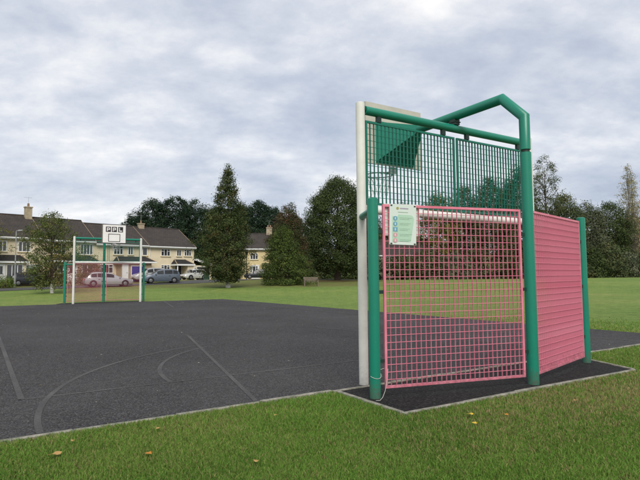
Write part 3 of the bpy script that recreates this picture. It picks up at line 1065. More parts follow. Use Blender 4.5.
# third house: mostly behind the young tree
t, w = house_shell('terraced_house', 'cream terraced house with long stone-faced ground floor behind the loose young tree', 13.64, 19.5, 5.78, 8.43)
gable_roof(t, 0.04, w, 0, -4.4, -8.8, 5.78, 8.43, M_ROOF)
window(t, 0.3, 1.75, 4.1, 5.35, 4)
window(t, 3.4, 4.8, 4.1, 5.35, 3, top=True)
MB().box(0.2, 5.6, 0.002, 1.2, 0.5, 3.2).build('front_projection', M_STONE, t)
canopy(t, 0.05, 5.75, 1.55, 3.3, 4.0)
window(t, 0.7, 2.0, 1.9, 2.95, 2, y=1.2)
door(t, 2.6, 3.5, 0.9, 2.9, M_UPVC, 1.202, glass=True)
window(t, 4.0, 5.3, 1.9, 2.95, 2, y=1.2)

# left house
t, w = house_shell('terraced_house', 'cream terraced house with tall stone chimney, glazed porch and pale green garage door', 19.5, 27.4, 5.92, 8.58)
gable_roof(t, 0.04, w, 0, -4.4, -8.8, 5.92, 8.58, M_ROOF)
o0 = 19.5
window(t, 20.78 - o0, 22.0 - o0, 4.25, 5.4, 3)
window(t, 23.1 - o0, 24.3 - o0, 4.25, 5.4, 3)
window(t, 25.2 - o0, 26.4 - o0, 4.25, 5.4, 3)
MB().box(2.0, 6.4, 0.002, 1.2, 0.5, 3.0).build('front_projection', M_CREAM, t)
canopy(t, 1.75, 6.8, 1.5, 3.15, 3.9)
window(t, 2.3, 3.9, 1.3, 2.85, 3, y=1.2)
door(t, 4.1, 5.0, 0.8, 2.8, M_UPVC, 1.202, glass=True)
door(t, 0.3, 1.6, 0.9, 2.8, M_GDOOR, 0.0, name='garage_door', ribs=6)
chimney(t, 0.45, -3.9, 8.0, 9.62, 0.72, 0.55, 1)


def detached(name, label, x, y, rz, w, depth, ze, zr, zb, chim, wins, wall):
    t = thing(name, label, 'house', (x, y, 0), rz, 'houses among the trees beyond the green')
    poly = [(0, zb - 0.6), (0, ze), (-depth / 2, zr - 0.02), (-depth, ze), (-depth, zb - 0.6)]
    MB().prism(poly, 'x', 0.0, w).build('wall', wall, t)
    gable_roof(t, -0.15, w + 0.15, 0, -depth / 2, -depth, ze, zr, M_ROOF)
    for q in chim:
        chimney(t, q, -depth / 2 + 0.1, zr - 0.5, zr + 1.0, 0.9, 0.65, 2)
    for x0, x1, z0, z1, n in wins:
        window(t, x0, x1, z0, z1, n, top=True)
    door(t, w * 0.46, w * 0.46 + 0.95, zb, zb + 2.05, M_UPVC, 0.0, glass=True)
    return t


# local x runs right to left in these too, so rotate by about 180 degrees
detached('house', 'yellow rendered house with stone chimney between the tall tree and the drooping tree', -4.6, 81.0, R(184), 10.5, 8.0, 5.7, 8.1, 1.0, [3.3],
         [(4.9, 6.1, 3.95, 4.95, 3), (8.2, 9.4, 3.95, 4.95, 3), (1.0, 2.2, 3.95, 4.95, 3), (4.9, 6.1, 1.9, 3.0, 3), (8.2, 9.6, 1.9, 3.0, 3)], M_CREAM2)
detached('house', 'cream house beyond the round tree, glimpsed through the pink grating', 19.5, 92.0, R(178), 12.0, 8.5, 5.0, 7.8, 0.7, [2.0, 9.5],
         [(0.8, 2.4, 3.4, 4.5, 3), (7.0, 8.6, 3.4, 4.5, 3), (9.6, 11.2, 3.4, 4.5, 3), (0.8, 2.4, 1.4, 2.6, 3), (9.6, 11.2, 1.4, 2.6, 3)], M_CREAM)


# ------------------------------------------------------------------ cars
def paint(name, c):
    return mat(name, c, 0.3, 0.5, 0.25, var=0.15, vscale=3)


def car(label, loc, rz, m, L=4.25, W=1.72, H=1.44, kind='hatch', detail=True):
    """local +x = front; origin under the middle of the car"""
    t = thing('parked_car', label, 'car', loc, rz, 'cars parked by the terrace')
    h = L / 2
    belt = 0.62 * H
    if kind == 'hatch':
        st = [(-h, .52, .62, .62), (-h + .05, .30, .80, .82), (-h + .22, .24, belt, belt + .12), (-h + .62, .22, belt, H - .06), (-h + 1.1, .20, belt, H),
              (-h + 1.9, .20, belt - .01, H - .01), (-h + 2.45, .20, belt - .03, H - .10), (h - 1.15, .20, belt - .06, belt - .02), (h - .6, .22, belt - .12, belt - .10),
              (h - .2, .24, .66, .69), (h - .04, .30, .56, .60), (h, .36, .48, .50)]
    elif kind == 'mpv':
        st = [(-h, .55, .70, .72), (-h + .05, .32, .90, .95), (-h + .15, .26, belt, belt + .25), (-h + .42, .22, belt, H - .06), (-h + .9, .20, belt, H),
              (-h + 1.9, .20, belt - .01, H), (-h + 2.5, .20, belt - .02, H - .10), (h - .95, .20, belt - .06, belt - .01), (h - .5, .22, belt - .13, belt - .10),
              (h - .18, .24, .72, .76), (h - .04, .30, .60, .64), (h, .36, .5, .52)]
    else:   # estate
        st = [(-h, .52, .66, .66), (-h + .05, .30, .85, .9), (-h + .15, .24, belt, belt + .18), (-h + .5, .22, belt, H - .07), (-h + 1.0, .20, belt, H - .01),
              (-h + 2.0, .20, belt - .01, H), (-h + 2.6, .20, belt - .03, H - .10), (h - 1.25, .20, belt - .06, belt - .02), (h - .7, .22, belt - .11, belt - .09),
              (h - .2, .24, .68, .71), (h - .04, .30, .57, .6), (h, .36, .49, .5)]
    hw = W / 2
    V, F = [], []
    secs = []
    for i, (x, z0, zb, zt) in enumerate(st):
        e = min(1.0, 0.80 + 0.20 * min(1, min(x + h, h - x) / 0.45))
        a = hw * e
        up = max(0.0, zt - zb)
        wt = a * (0.97 - 0.27 * min(1, up / 0.5))
        sec = [(a * .93, z0), (a, z0 + .12), (a, (z0 + zb) / 2 + .05), (a * .97, zb), (wt, zt - .03 * min(1, up / .2)), (wt * .8, zt + .012), (0, zt + .03)]
        secs.append((x, sec))
        ring = [(x, y, z) for y, z in sec] + [(x, -y, z) for y, z in reversed(sec[:-1])]
        V += ring
    n = 13
    for i in range(len(st) - 1):
        for k in range(n - 1):
            F.append((i * n + k, i * n + k + 1, (i + 1) * n + k + 1, (i + 1) * n + k))
        F.append((i * n + n - 1, i * n, (i + 1) * n, (i + 1) * n + n - 1))
    F.append(tuple(range(n)))
    F.append(tuple(range((len(st) - 1) * n, len(st) * n))[::-1])
    body = MB().add(V, F).build('body', m, t, True)
    # side windows: quads lifted off the cabin sides
    def sidept(i, f, k, s):
        x, sec = secs[i]
        y = sec[3][0] + (sec[4][0] - sec[3][0]) * k
        z = sec[3][1] + (sec[4][1] - sec[3][1]) * k
        return Vector((x, s * (y + .012), z))
    for s in (-1, 1):
        for (i, j, a0, a1) in ((2, 4, .35, .97), (4, 5, .04, .93), (5, 7, .04, .62)):
            k0, k1 = .10, .86
            pts = []
            def along(f, k):
                xx = i + (j - i) * f
                i0 = min(int(xx), j - 1)
                fr = xx - i0
                return sidept(i0, 0, k, s).lerp(sidept(i0 + 1, 0, k, s), fr)
            steps = 6
            low = [along(a0 + (a1 - a0) * q / steps, k0) for q in range(steps + 1)]
            hig = [along(a0 + (a1 - a0) * q / steps, k1) for q in range(steps + 1)]
            fs_ = [(q, q + 1, steps + 2 + q, steps + 1 + q) for q in range(steps)]
            MB().add(low + hig, fs_).build('side_window', M_CGLASS, t)
    # windscreen and rear window
    def screen(name, i, j, f0, f1):
        x0, s0 = secs[i]; x1, s1 = secs[j]
        pts = []
        for f in (f0, f1):
            for k in range(5):
                g_ = -1 + 2 * k / 4
                yy = (s0[4][0] + (s1[4][0] - s0[4][0]) * f) * .93 * g_
                za = s0[6][1] - (s0[6][1] - s0[4][1]) * g_ * g_ * .8
                zb_ = s1[6][1] - (s1[6][1] - s1[4][1]) * g_ * g_ * .8
                pts.append((x0 + (x1 - x0) * f, yy, za + (zb_ - za) * f + .014))
        MB().add(pts, [(k, k + 1, 6 + k, 5 + k) for k in range(4)]).build(name, M_CGLASS, t)
    screen('windscreen', 6, 7, .06, .92)
    screen('rear_window', 2, 3, .1, .95)
    # wheels
    r_ = 0.30 * (H / 1.44) ** 0.5
    for xw in (-h + .75, h - .82):
        for s in (-1, 1):
            arch = MB().prism([(xw + (r_ + .06) * math.cos(a), r_ + (r_ + .06) * math.sin(a)) for a in [PI * k / 12 for k in range(13)]], 'y', s * (hw - .10), s * (hw + .004)).build('wheel_arch', M_TRIM, t)
            wy = s * (hw - .075)
            wh = MB().tube([(xw, wy - .09, r_), (xw, wy - .07, r_), (xw, wy + .07, r_), (xw, wy + .09, r_)], [r_ * .93, r_, r_, r_ * .93], 22).build('wheel', M_TYRE, t, True)
            MB().tube([(xw, wy + s * .0905, r_), (xw, wy + s * .1, r_)], [r_ * .60, r_ * .52], 18).build('rim', M_RIM, wh, True)
    for s in (-1, 1):
        MB().tube([(h - .14, s * (hw - .36), .60 * H / 1.44), (h - .02, s * (hw - .36), .59 * H / 1.44)], [.11, .085], 12).build('headlight', M_HEAD, t, True)
        MB().box(-h - .012, -h + .10, s * (hw - .32) - .10, s * (hw - .32) + .10, .64, .86 if kind != 'hatch' else .78).build('tail_light', M_TAIL, t)
        MB().box(h - 1.42, h - 1.30, s * (hw - .02), s * (hw + .12), belt - .02, belt + .11).build('mirror', m, t)
        MB().box(-h + 1.2, -h + 1.36, s * (hw - .01), s * (hw + .018), belt - .16, belt - .12).build('handle', M_TRIM, t)
    MB().box(h - .02, h + .012, -.30, .30, .36, .46).build('grille', M_TRIM, t)
    MB().box(-h + .05, h - .08, -hw + .2, hw - .2, .17, .24).build('sill', M_TRIM, t)
    return t


def on_ground(x, y):
    return (x, y, gz(x, y) + 0.012)


P_SILV = paint('silver_car_paint', (0.38, 0.38, 0.40))
P_BLUE = paint('blue_grey_car_paint', (0.115, 0.14, 0.175))
P_WHITE = paint('white_car_paint', (0.62, 0.62, 0.60))
P_DARK = paint('dark_car_paint', (0.03, 0.033, 0.04))
P_PALE = paint('pale_grey_car_paint', (0.42, 0.42, 0.42))
car('silver hatchback parked across from the garage with its bonnet to the blue door', on_ground(-21.25, 53.0), R(33), P_SILV, 4.55, 1.75, 1.42, 'hatch')
car('blue-grey people carrier parked beside the road in front of the end house', on_ground(-18.55, 61.6), R(207), P_BLUE, 4.2, 1.78, 1.60, 'mpv')
car('pale grey van-like car half hidden behind the blue-grey people carrier', on_ground(-21.0, 65.0), R(222), P_PALE, 4.2, 1.75, 1.62, 'mpv')
car('small white car on the drive in front of the end house and its garage', on_ground(-16.75, 70.0), R(228), P_WHITE, 3.6, 1.62, 1.40, 'hatch')
car('dark saloon parked below the yellow rendered house', on_ground(-9.1, 77.6), R(190), P_DARK, 4.2, 1.75, 1.42, 'hatch')
car('black car on the drive of the house with the tall chimney', on_ground(-31.3, 57.0), R(40), P_DARK, 4.0, 1.72, 1.42, 'hatch')


# ------------------------------------------------------------------ trees
def tree(name, label, x, y, h, crown, bark, leaf_cols, n_cl, per, leaf, sig=0.34, trunk_r=0.14, group=None, cat='tree',
         seed=1, trunk_top=0.9, limbs=26, lean=(0, 0), droop=0.0, inner=0.45, upright=0.35, sparse_top=False, outlier=0.04, wob=0.22, z0=None):
    """crown: list of (height fraction, radius) outline points. Leaves are small faces in many clumps on limbs."""
    g = np.random.default_rng(seed)
    zg = gz(x, y) if z0 is None else z0
    t = thing(name, label, cat, (x, y, zg - 0.03), 0, group)
    cr = np.array(crown)
    zs, rs = cr[:, 0] * h, cr[:, 1]
    # trunk
    zt = h * trunk_top
    k = 9
    px = np.cumsum(g.normal(0, 0.035, k)) * h / 10
    py = np.cumsum(g.normal(0, 0.035, k)) * h / 10
    px -= px[0]; py -= py[0]
    tz = np.linspace(0, zt, k)
    pts = [(px[i] + lean[0] * tz[i] / h, py[i] + lean[1] * tz[i] / h, tz[i]) for i in range(k)]
    rad = [trunk_r * (1.35 if i == 0 else 1.0) * (1 - 0.93 * (i / (k - 1)) ** 0.8) + 0.008 for i in range(k)]
    tr = MB().tube(pts, rad, 9).build('trunk', M_BARK if bark is M_BARKP else bark, t, True)

    def axis(z):
        return np.stack([np.interp(z, tz, [p[0] for p in pts]), np.interp(z, tz, [p[1] for p in pts])], -1)
    # clump centres inside the outline, most of them near its surface
    zz = g.uniform(zs[0], zs[-1], n_cl * 3)
    rr = np.interp(zz, zs, rs)
    keep = g.uniform(0, 1, len(zz)) < (rr / rs.max()) ** 1.1 + 0.05
    zz, rr = zz[keep][:n_cl], rr[keep][:n_cl]
    n = len(zz)
    th = g.uniform(0, 2 * PI, n)
    # lobes: the outline swells and shrinks with direction and height
    lob = 1 + wob * np.sin(th * 3 + zz * 1.9 + seed) * np.cos(zz * 2.7 / max(1, h / 8) + th * 2) + g.normal(0, wob * 0.42, n)
    q = inner + (1 - inner) * np.sqrt(g.uniform(0, 1, n))
    r_ = rr * q * lob
    ax = axis(zz)
    C = np.stack([ax[:, 0] + r_ * np.cos(th), ax[:, 1] + r_ * np.sin(th), zz - droop * (r_ / rs.max()) ** 2], -1)
    C[:, 2] = np.maximum(C[:, 2], 0.25)
    # limbs to some of the clumps
    lb = MB()
    for i in g.choice(n, min(limbs, n), replace=False):
        c = C[i]
        zb = max(0.12 * h, c[2] - (r_[i] * (0.35 + upright) + 0.1 * h * g.uniform(0.3, 1)))
        zb = min(zb, zt * 0.95)
        a = axis(np.array([zb]))[0]
        p0 = Vector((a[0], a[1], zb)); p3 = Vector(c)
        p1 = p0.lerp(p3, 0.4) + Vector((g.normal(0, .06), g.normal(0, .06), 0.05 * h * g.uniform(0, 1)))
        p2 = p0.lerp(p3, 0.75) + Vector((g.normal(0, .06), g.normal(0, .06), 0.03 * h * g.uniform(0, 1)))
        rb = max(0.02, trunk_r * 0.36 * (1 - 0.7 * zb / h))
        lb.tube([p0, p1, p2, p3], [rb, rb * .7, rb * .45, rb * .2], 5)
    lb.build('limbs', M_BARK if bark is M_BARKP else bark, tr)
    if bark is M_BARKP:
        MB().tube([(0, 0, 0), (pts[1][0] * .5, pts[1][1] * .5, 0.8)], [trunk_r * 1.5, trunk_r * 1.12], 10).build('pale_trunk_base', M_BARKP, tr, True)
    # leaves
    sg = sig * (0.7 + 0.6 * g.uniform(0, 1, n))
    cnt = np.maximum(3, (per * g.uniform(0.55, 1.45, n)).astype(int))
    idx = np.repeat(np.arange(n), cnt)
    m_ = len(idx)
    off = np.clip(g.normal(0, 1, (m_, 3)), -1.7, 1.7) * sg[idx][:, None] * np.array([1, 1, 0.72])
    P = C[idx] + off
    o = g.uniform(0, 1, m_) < outlier
    P[o] += np.clip(g.normal(0, 1, (o.sum(), 3)), -1.5, 1.5) * sg[idx][o][:, None] * 0.8
    P[:, 2] = np.maximum(P[:, 2], 0.08)
    # leaf frames: facing mostly up and outwards
    out = P - np.concatenate([axis(P[:, 2]), (P[:, 2] - 0.25 * h)[:, None]], 1)
    out /= np.linalg.norm(out, axis=1, keepdims=True) + 1e-6
    rad_ = off / (np.linalg.norm(off, axis=1, keepdims=True) + 1e-6)
    nrm = out * 0.35 + rad_ * 0.75 + g.normal(0, 0.38, (m_, 3)) + np.array([0, 0, 0.35])
    nrm /= np.linalg.norm(nrm, axis=1, keepdims=True)
    a = np.cross(nrm, g.normal(0, 1, (m_, 3)))
    a /= np.linalg.norm(a, axis=1, keepdims=True) + 1e-6
    b = np.cross(nrm, a)
    s = leaf * (0.6 + 0.8 * g.uniform(0, 1, m_))[:, None]
    fold = nrm * s * 0.18
    V = np.stack([P - a * s * 0.5, P - b * s * 0.30 + fold, P + a * s * 0.5, P + b * s * 0.30 + fold], 1).reshape(-1, 3)
    F = np.arange(m_ * 4).reshape(-1, 4)
    cols = np.array(leaf_cols)
    wts = cols[:, 3] / cols[:, 3].sum()
    pick = g.choice(len(cols), n, p=wts)
    cc = 1.5 * cols[pick][:, :3] * (0.78 + 0.44 * g.uniform(0, 1, n))[:, None]
    lc = cc[idx] * (0.85 + 0.3 * g.uniform(0, 1, m_))[:, None]
    # each leaf now and then takes one of the other colours
    sw = g.uniform(0, 1, m_) < 0.10
    lc[sw] = 1.4 * cols[g.choice(len(cols), sw.sum(), p=wts)][:, :3]
    me = fast_mesh('crown', V, F, np.repeat(lc, 4, axis=0), M_LEAF)
    obj('crown', me, t)
    return t


OLIVE = [(0.075, 0.092, 0.028, 5), (0.105, 0.110, 0.040, 3), (0.045, 0.065, 0.020, 3), (0.12, 0.10, 0.035, 1)]
BRONZE = [(0.050, 0.070, 0.025, 6), (0.068, 0.076, 0.029, 3), (0.040, 0.052, 0.020, 4), (0.10, 0.080, 0.03, .6)]
MAROON = [(0.055, 0.046, 0.024, 4), (0.075, 0.040, 0.024, 2), (0.048, 0.060, 0.022, 6), (0.09, 0.05, 0.03, .6)]
LIME = [(0.080, 0.120, 0.026, 5), (0.105, 0.135, 0.032, 3), (0.050, 0.080, 0.020, 3)]
DROOP = [(0.060, 0.085, 0.022, 5), (0.080, 0.105, 0.028, 3), (0.040, 0.058, 0.018, 4)]
DEEP = [(0.044, 0.062, 0.022, 5), (0.058, 0.075, 0.027, 3), (0.032, 0.044, 0.016, 3)]
CONIF = [(0.021, 0.038, 0.021, 5), (0.030, 0.048, 0.026, 3), (0.014, 0.026, 0.015, 3)]
BELT = [(0.062, 0.078, 0.034, 5), (0.085, 0.098, 0.044, 3), (0.045, 0.058, 0.026, 3), (0.10, 0.095, 0.042, 1)]
YELG = [(0.115, 0.125, 0.030, 5), (0.14, 0.13, 0.035, 3), (0.06, 0.075, 0.022, 3)]
WILLOW = [(0.085, 0.098, 0.055, 5), (0.11, 0.115, 0.07, 3), (0.05, 0.065, 0.035, 3)]
STRAW = [(0.23, 0.21, 0.12, 4), (0.16, 0.15, 0.08, 4), (0.28, 0.24, 0.13, 2)]
REDSH = [(0.11, 0.055, 0.035, 4), (0.075, 0.06, 0.03, 3), (0.14, 0.07, 0.045, 2)]

tree('young_tree', 'loose young olive green tree with white lower trunk beside the far goal', -21.69, 42.8, 6.6,
     [(.08, .9), (.2, 2.1), (.4, 2.55), (.62, 2.2), (.82, 1.5), (.95, .8), (1.0, .25)], M_BARKP, OLIVE, 400, 44, 0.11, 0.20, 0.10, seed=3, limbs=110, outlier=.08, wob=.42, inner=.22)
tree('columnar_tree', 'tall bronze green tree tapering to a point, standing alone on the grass', -8.62, 49.4, 11.5,
     [(.06, .8), (.11, 1.65), (.21, 2.1), (.35, 2.1), (.52, 1.7), (.64, 1.35), (.77, .82), (.88, .42), (.95, .2), (1.0, .04)], M_BARKP, BRONZE, 850, 56, 0.125, 0.23, 0.16, seed=5, limbs=60, outlier=.03, wob=.42, trunk_top=.97)
tree('maroon_tree', 'maroon tinged leafy tree rising behind the drooping green tree', -3.25, 57.5, 8.7,
     [(.06, 1.2), (.2, 2.0), (.45, 2.05), (.7, 1.6), (.88, 1.0), (1.0, .25)], M_BARK, MAROON, 520, 56, 0.13, 0.25, 0.15, seed=8, limbs=30, wob=.28)
tree('drooping_tree', 'low bright green tree with branches drooping to the grass beside the bench', -3.75, 54.2, 6.0,
     [(.0, 2.0), (.2, 2.5), (.45, 2.25), (.7, 1.5), (.9, .8), (1.0, .2)], M_BARK, DROOP, 560, 56, 0.12, 0.22, 0.13, seed=9, limbs=30, droop=.5, wob=.3, trunk_top=.85)
tree('round_tree', 'big round dark green tree with a broad dense crown behind the bench', 2.15, 66.7, 13.0,
     [(.10, 2.6), (.2, 3.9), (.4, 4.35), (.6, 4.2), (.78, 3.3), (.9, 2.1), (.97, 1.1), (1.0, .3)], M_BARK, DEEP, 1500, 62, 0.165, 0.38, 0.32, seed=12, limbs=50, wob=.2, outlier=.015)
# dark conifers behind the terrace
for i, (x, y, hh, rr) in enumerate([(-34.5, 101, 12.4, 2.8), (-31.5, 98, 15.0, 3.2), (-27.6, 100, 15.9, 3.5), (-23.4, 98, 14.7, 3.3), (-19.6, 101, 13.9, 2.9),
                                    (-16.2, 106, 14.8, 3.0), (-12.6, 108, 15.9, 3.2), (-9.4, 107, 14.6, 3.0), (-5.8, 109, 13.0, 3.0)]):
    tree('conifer', 'dense dark conifer behind the terrace roofs' if i < 5 else 'dense dark conifer behind the yellow rendered house',
         x, y, hh, [(.04, rr * 1.1), (.3, rr * 1.3), (.6, rr * 1.25), (.8, rr * 1.0), (.92, rr * .6), (1.0, rr * .1)], M_BARK, CONIF, 900, 46, 0.24, 0.36, 0.22,
         'dark conifers behind the terrace' if i < 5 else 'dark conifers behind the yellow house', seed=30 + i, limbs=12, wob=.3, outlier=.02, upright=.1)
tree('roadside_tree', 'yellow green tree whose branch tips reach over the chimney house', -35.6, 53.5, 8.6,
     [(.2, 1.6), (.45, 3.0), (.7, 2.8), (.9, 1.5), (1.0, .3)], M_BARK, YELG, 300, 34, 0.17, 0.28, 0.16, seed=50, limbs=40, wob=.3)
# belt of trees along the far side of the field
belt = [('slim_tree', 'tall loose airy tree standing above the end of the pink grating', 43.2, 100, 23.5, [(.1, 2.2), (.35, 3.3), (.6, 3.2), (.8, 2.5), (.93, 1.5), (1, .4)], BELT, 420, 32, .22, .36, 120, .05),
        ('belt_tree', 'yellow green tree behind the join of the upper green gratings', 21.5, 96, 15.6, [(.05, 3.0), (.3, 4.2), (.6, 3.8), (.85, 2.2), (1, .4)], YELG, 540, 46, .27, .55, 30, .05),
        ('belt_tree', 'low dark tree behind the left upper grating', 15.2, 98, 14.0, [(.05, 2.4), (.3, 3.1), (.6, 2.7), (.85, 1.6), (1, .3)], BELT, 450, 46, .27, .5, 24, .05),
        ('belt_tree', 'mid green tree showing behind the right upper grating beside the yellow green one', 26.6, 97, 17.6, [(.05, 3.2), (.3, 4.0), (.6, 3.6), (.85, 2.0), (1, .4)], BELT, 570, 46, .27, .55, 26, .05),
        ('belt_tree', 'broad dark green tree behind the right upper grating', 31.2, 95, 18.2, [(.05, 3.4), (.3, 4.4), (.6, 4.0), (.85, 2.4), (1, .5)], DEEP, 630, 46, .27, .6, 26, .05),
        ('belt_tree', 'tall dark tree right behind the rear post of the goal', 36.0, 96, 20.8, [(.05, 3.2), (.3, 4.2), (.6, 3.9), (.85, 2.2), (1, .4)], DEEP, 630, 46, .27, .6, 26, .05),
        ('belt_tree', 'mid green tree between the slim airy tree and the short green post', 47.6, 103, 16.6, [(.05, 3.2), (.3, 4.4), (.6, 4.0), (.85, 2.4), (1, .5)], BELT, 570, 46, .27, .55, 30, .06),
        ('belt_tree', 'grey green rounded tree right of the short green post', 53.8, 106, 14.9, [(.05, 3.2), (.3, 4.2), (.6, 3.8), (.85, 2.4), (1, .5)], WILLOW, 540, 46, .27, .55, 30, .06),
        ('belt_tree', 'dark spreading tree next to the pale poplars', 59.6, 108, 15.4, [(.05, 3.4), (.3, 4.6), (.6, 4.3), (.85, 2.8), (1, .5)], DEEP, 600, 46, .27, .55, 30, .06),
        ('belt_tree', 'low dark tree behind the poplars at the field edge', 69.0, 116, 13.5, [(.05, 4.2), (.3, 5.2), (.6, 4.6), (.85, 2.6), (1, .5)], BELT, 570, 46, .27, .6, 20, .05),
        ('belt_tree', 'dark tree beyond the field seen low through the pink grating', 10.3, 104, 12.0, [(.05, 3.6), (.3, 4.4), (.6, 3.8), (.85, 2.2), (1, .5)], DEEP, 510, 46, .27, .55, 20, .05)]
for i, (nm, lb, x, y, hh, crn, cl, nc, per, lf, sg, lm, ol) in enumerate(belt):
    tree(nm, lb, x, y, hh, crn, M_BARK, cl, nc, per, lf, sg, 0.28, 'trees along the far side of the field', seed=70 + i, limbs=lm, wob=.26, outlier=ol, inner=.35)
for i, (x, y, hh) in enumerate([(64.6, 110, 23.8), (67.0, 112, 22.6)]):
    tree('poplar', 'sparse straw coloured poplar with upright bare branches' if i == 0 else 'second straw coloured poplar standing behind the first',
         x, y, hh, [(.08, 1.2), (.25, 2.1), (.5, 2.3), (.75, 1.7), (.92, .9), (1, .1)], M_BARKG, STRAW, 420, 11, .24, .30, .20, 'pale poplars at the field edge',
         seed=95 + i, limbs=150, wob=.3, outlier=.05, upright=2.4, trunk_top=.98, inner=.2)


# hedgerow and shrubs
def shrub(label, x, y, h, r, cols, n, per, leaf, sig, seed, group=None, name='shrub'):
    return tree(name, label, x, y, h, [(.0, r * .9), (.3, r), (.65, r * .85), (.9, r * .5), (1, r * .15)], M_BARK, cols, n, per, leaf, sig, 0.06, group, 'shrub', seed=seed, limbs=14, wob=.3, trunk_top=.7)


hx = [(14, 90, 4.2), (18.5, 91, 5.0), (23, 90.5, 4.4), (27.5, 91.5, 5.2), (32, 92, 4.8), (36.5, 93, 5.3), (41, 94, 5.6), (45.5, 96, 5.0), (50, 98, 5.4), (54.5, 100, 6.4), (59, 102, 4.6), (63.5, 104, 5.0), (68, 106, 4.6), (72.5, 108, 5.2)]
hx += [(-4.5, 91, 3.4), (-0.8, 92, 4.2), (3.2, 91, 3.8), (7.0, 92, 4.6), (10.5, 90, 3.6)]
for i, (x, y, hh) in enumerate(hx):
    lab = ('tangled bush in the hedgerow beneath the round tree' if i > 13 else 'tangled bush in the hedgerow seen low through the pink grating' if x < 34
           else 'tangled bush in the hedgerow behind the solid-looking pink panel and rear post' if x < 48 else 'tangled bush in the hedgerow between the short green post and the poplars')
    shrub(lab, x, y, hh, 3.1, (DEEP, BELT, WILLOW, BELT)[i % 4], 260, 30, .30, .40, 120 + i, 'hedgerow along the field', 'hedge_bush')
shrub('reddish brown shrub behind the left side of the far goal', -23.9, 56.3, 2.3, 1.5, REDSH, 120, 30, .10, .16, 140)
shrub('clipped green bush at the foot of the street lamp', -31.4, 52.3, 1.15, 1.1, LIME, 110, 30, .10, .15, 141)
shrub('dark garden bush in front of the chimney house porch', -29.0, 55.6, 1.2, 1.0, DEEP, 110, 30, .10, .15, 142)
shrub('low garden bush between the garage and the parked silver hatchback', -26.0, 58.5, 1.3, 1.2, OLIVE, 110, 30, .10, .16, 143)
shrub('dark laurel bush beside the drive under the conifers', -13.2, 78.0, 2.4, 1.6, DEEP, 140, 30, .15, .22, 144)
shrub('green bush by the corner of the yellow rendered house', -5.6, 76.5, 1.9, 1.5, OLIVE, 140, 30, .14, .2, 145)


# ------------------------------------------------------------------ street furniture
def street_lamp(label, x, y, h, m, head):
    t = thing('street_lamp', label, 'street lamp', (x, y, gz(x, y) - 0.02), 0)
    MB().tube([(0, 0, 0), (0, 0, 1.2)], [.10, .095], 12).build('base', m, t, True)
    MB().tube([(0, 0, 1.2), (0, 0, h - .1)], [.065, .05], 12).build('column', m, t, True)
    if head == 'arm':
        MB().tube([(0, 0, h - .14), (.05, -.02, h - .02), (.32, -.05, h)], [.04, .035, .03], 8).build('bracket', m, t, True)
        b = MB().add([(.24, -.15, h - .06), (.74, -.20, h - .03), (.74, .02, h - .03), (.24, .06, h - .06), (.28, -.12, h + .07), (.68, -.15, h + .06), (.68, -.02, h + .06), (.28, .03, h + .07)],
                     [(3, 2, 1, 0), (4, 5, 6, 7), (0, 1, 5, 4), (1, 2, 6, 5), (2, 3, 7, 6), (3, 0, 4, 7)])
        b.build('lamp_head', M_LAMP, t)
    else:
        MB().tube([(0, 0, h - .12), (0, 0, h - .02), (0, 0, h + .30), (0, 0, h + .36), (0, 0, h + .46)], [.07, .16, .22, .26, .06], 12).build('lantern', m, t, True)
    return t


street_lamp('plain grey street lamp column in front of the house with the tall chimney', -31.2, 54.0, 5.8, M_LAMP, 'arm')
street_lamp('short dark lantern street lamp between the tall tree and the yellow house', -10.6, 76.0, 3.6, M_TRIM, 'lantern')


def bench():
    t = thing('park_bench', 'weathered wooden park bench on the grass beneath the trees', 'bench', (-0.9, 50.9, gz(-0.9, 50.9) - 0.02), R(8))
    W = .70
    for s in (-1, 1):
        x = s * (W - .06)
        MB().box(x - .04, x + .04, -.25, -.17, 0, .62).build('leg', M_WOOD, t)
        MB().prism([(.20, 0), (.28, 0), (.34, .88), (.26, .88)], 'x', x - .04, x + .04).build('leg', M_WOOD, t)
        MB().box(x - .045, x + .045, -.30, .285, .625, .675).build('armrest', M_WOOD, t)
        MB().box(x - .03, x + .03, -.168, .205, .33, .40).build('seat_bearer', M_WOOD, t)
    for k in range(4):
        MB().box(-W, W, -.24 + k * .115, -.14 + k * .115, .405, .435).build('seat_slat', M_WOOD, t)
    for k in range(3):
        MB().box(-W, W, .215 + .02 * k, .245 + .02 * k, .53 + k * .12, .62 + k * .12).build('back_slat', M_WOOD, t)


bench()
ux, uy = -14.2, 66.0
ub = thing('utility_cabinet', 'dark green utility cabinet on the verge beside the tall tree', 'cabinet', (ux, uy, gz(ux, uy) - 0.02), R(10))
MB().box(-.36, .36, -.2, .2, 0.08, .92).build('body', M_UTIL, ub)
MB().box(-.39, .39, -.23, .23, .923, .98).build('lid', M_UTIL, ub)
MB().box(-.37, .37, -.21, .21, 0, .077).build('plinth', M_EDGE, ub)
for s in (-1, 1):
    dd = MB().box(s * .18 - .165, s * .18 + .165, -.222, -.2025, .13, .87).build('door', M_UTIL, ub)
    MB().box(s * .04 - .012, s * .04 + .012, -.245, -.2225, .48, .58).build('handle', M_STEEL, dd)
mp_ = thing('marker_post', 'thin grey marker post on the verge right of the tall tree', 'post', (-5.9, 56.5, gz(-5.9, 56.5) - .02), 0)
MB().tube([(0, 0, 0), (0, 0, .95)], .035, 8, True, .02).build('shaft', M_LAMP, mp_, True)
MB().tube([(0, 0, .80), (0, 0, .88)], .038, 8, False).build('reflector_band', M_UPVC, mp_, True)


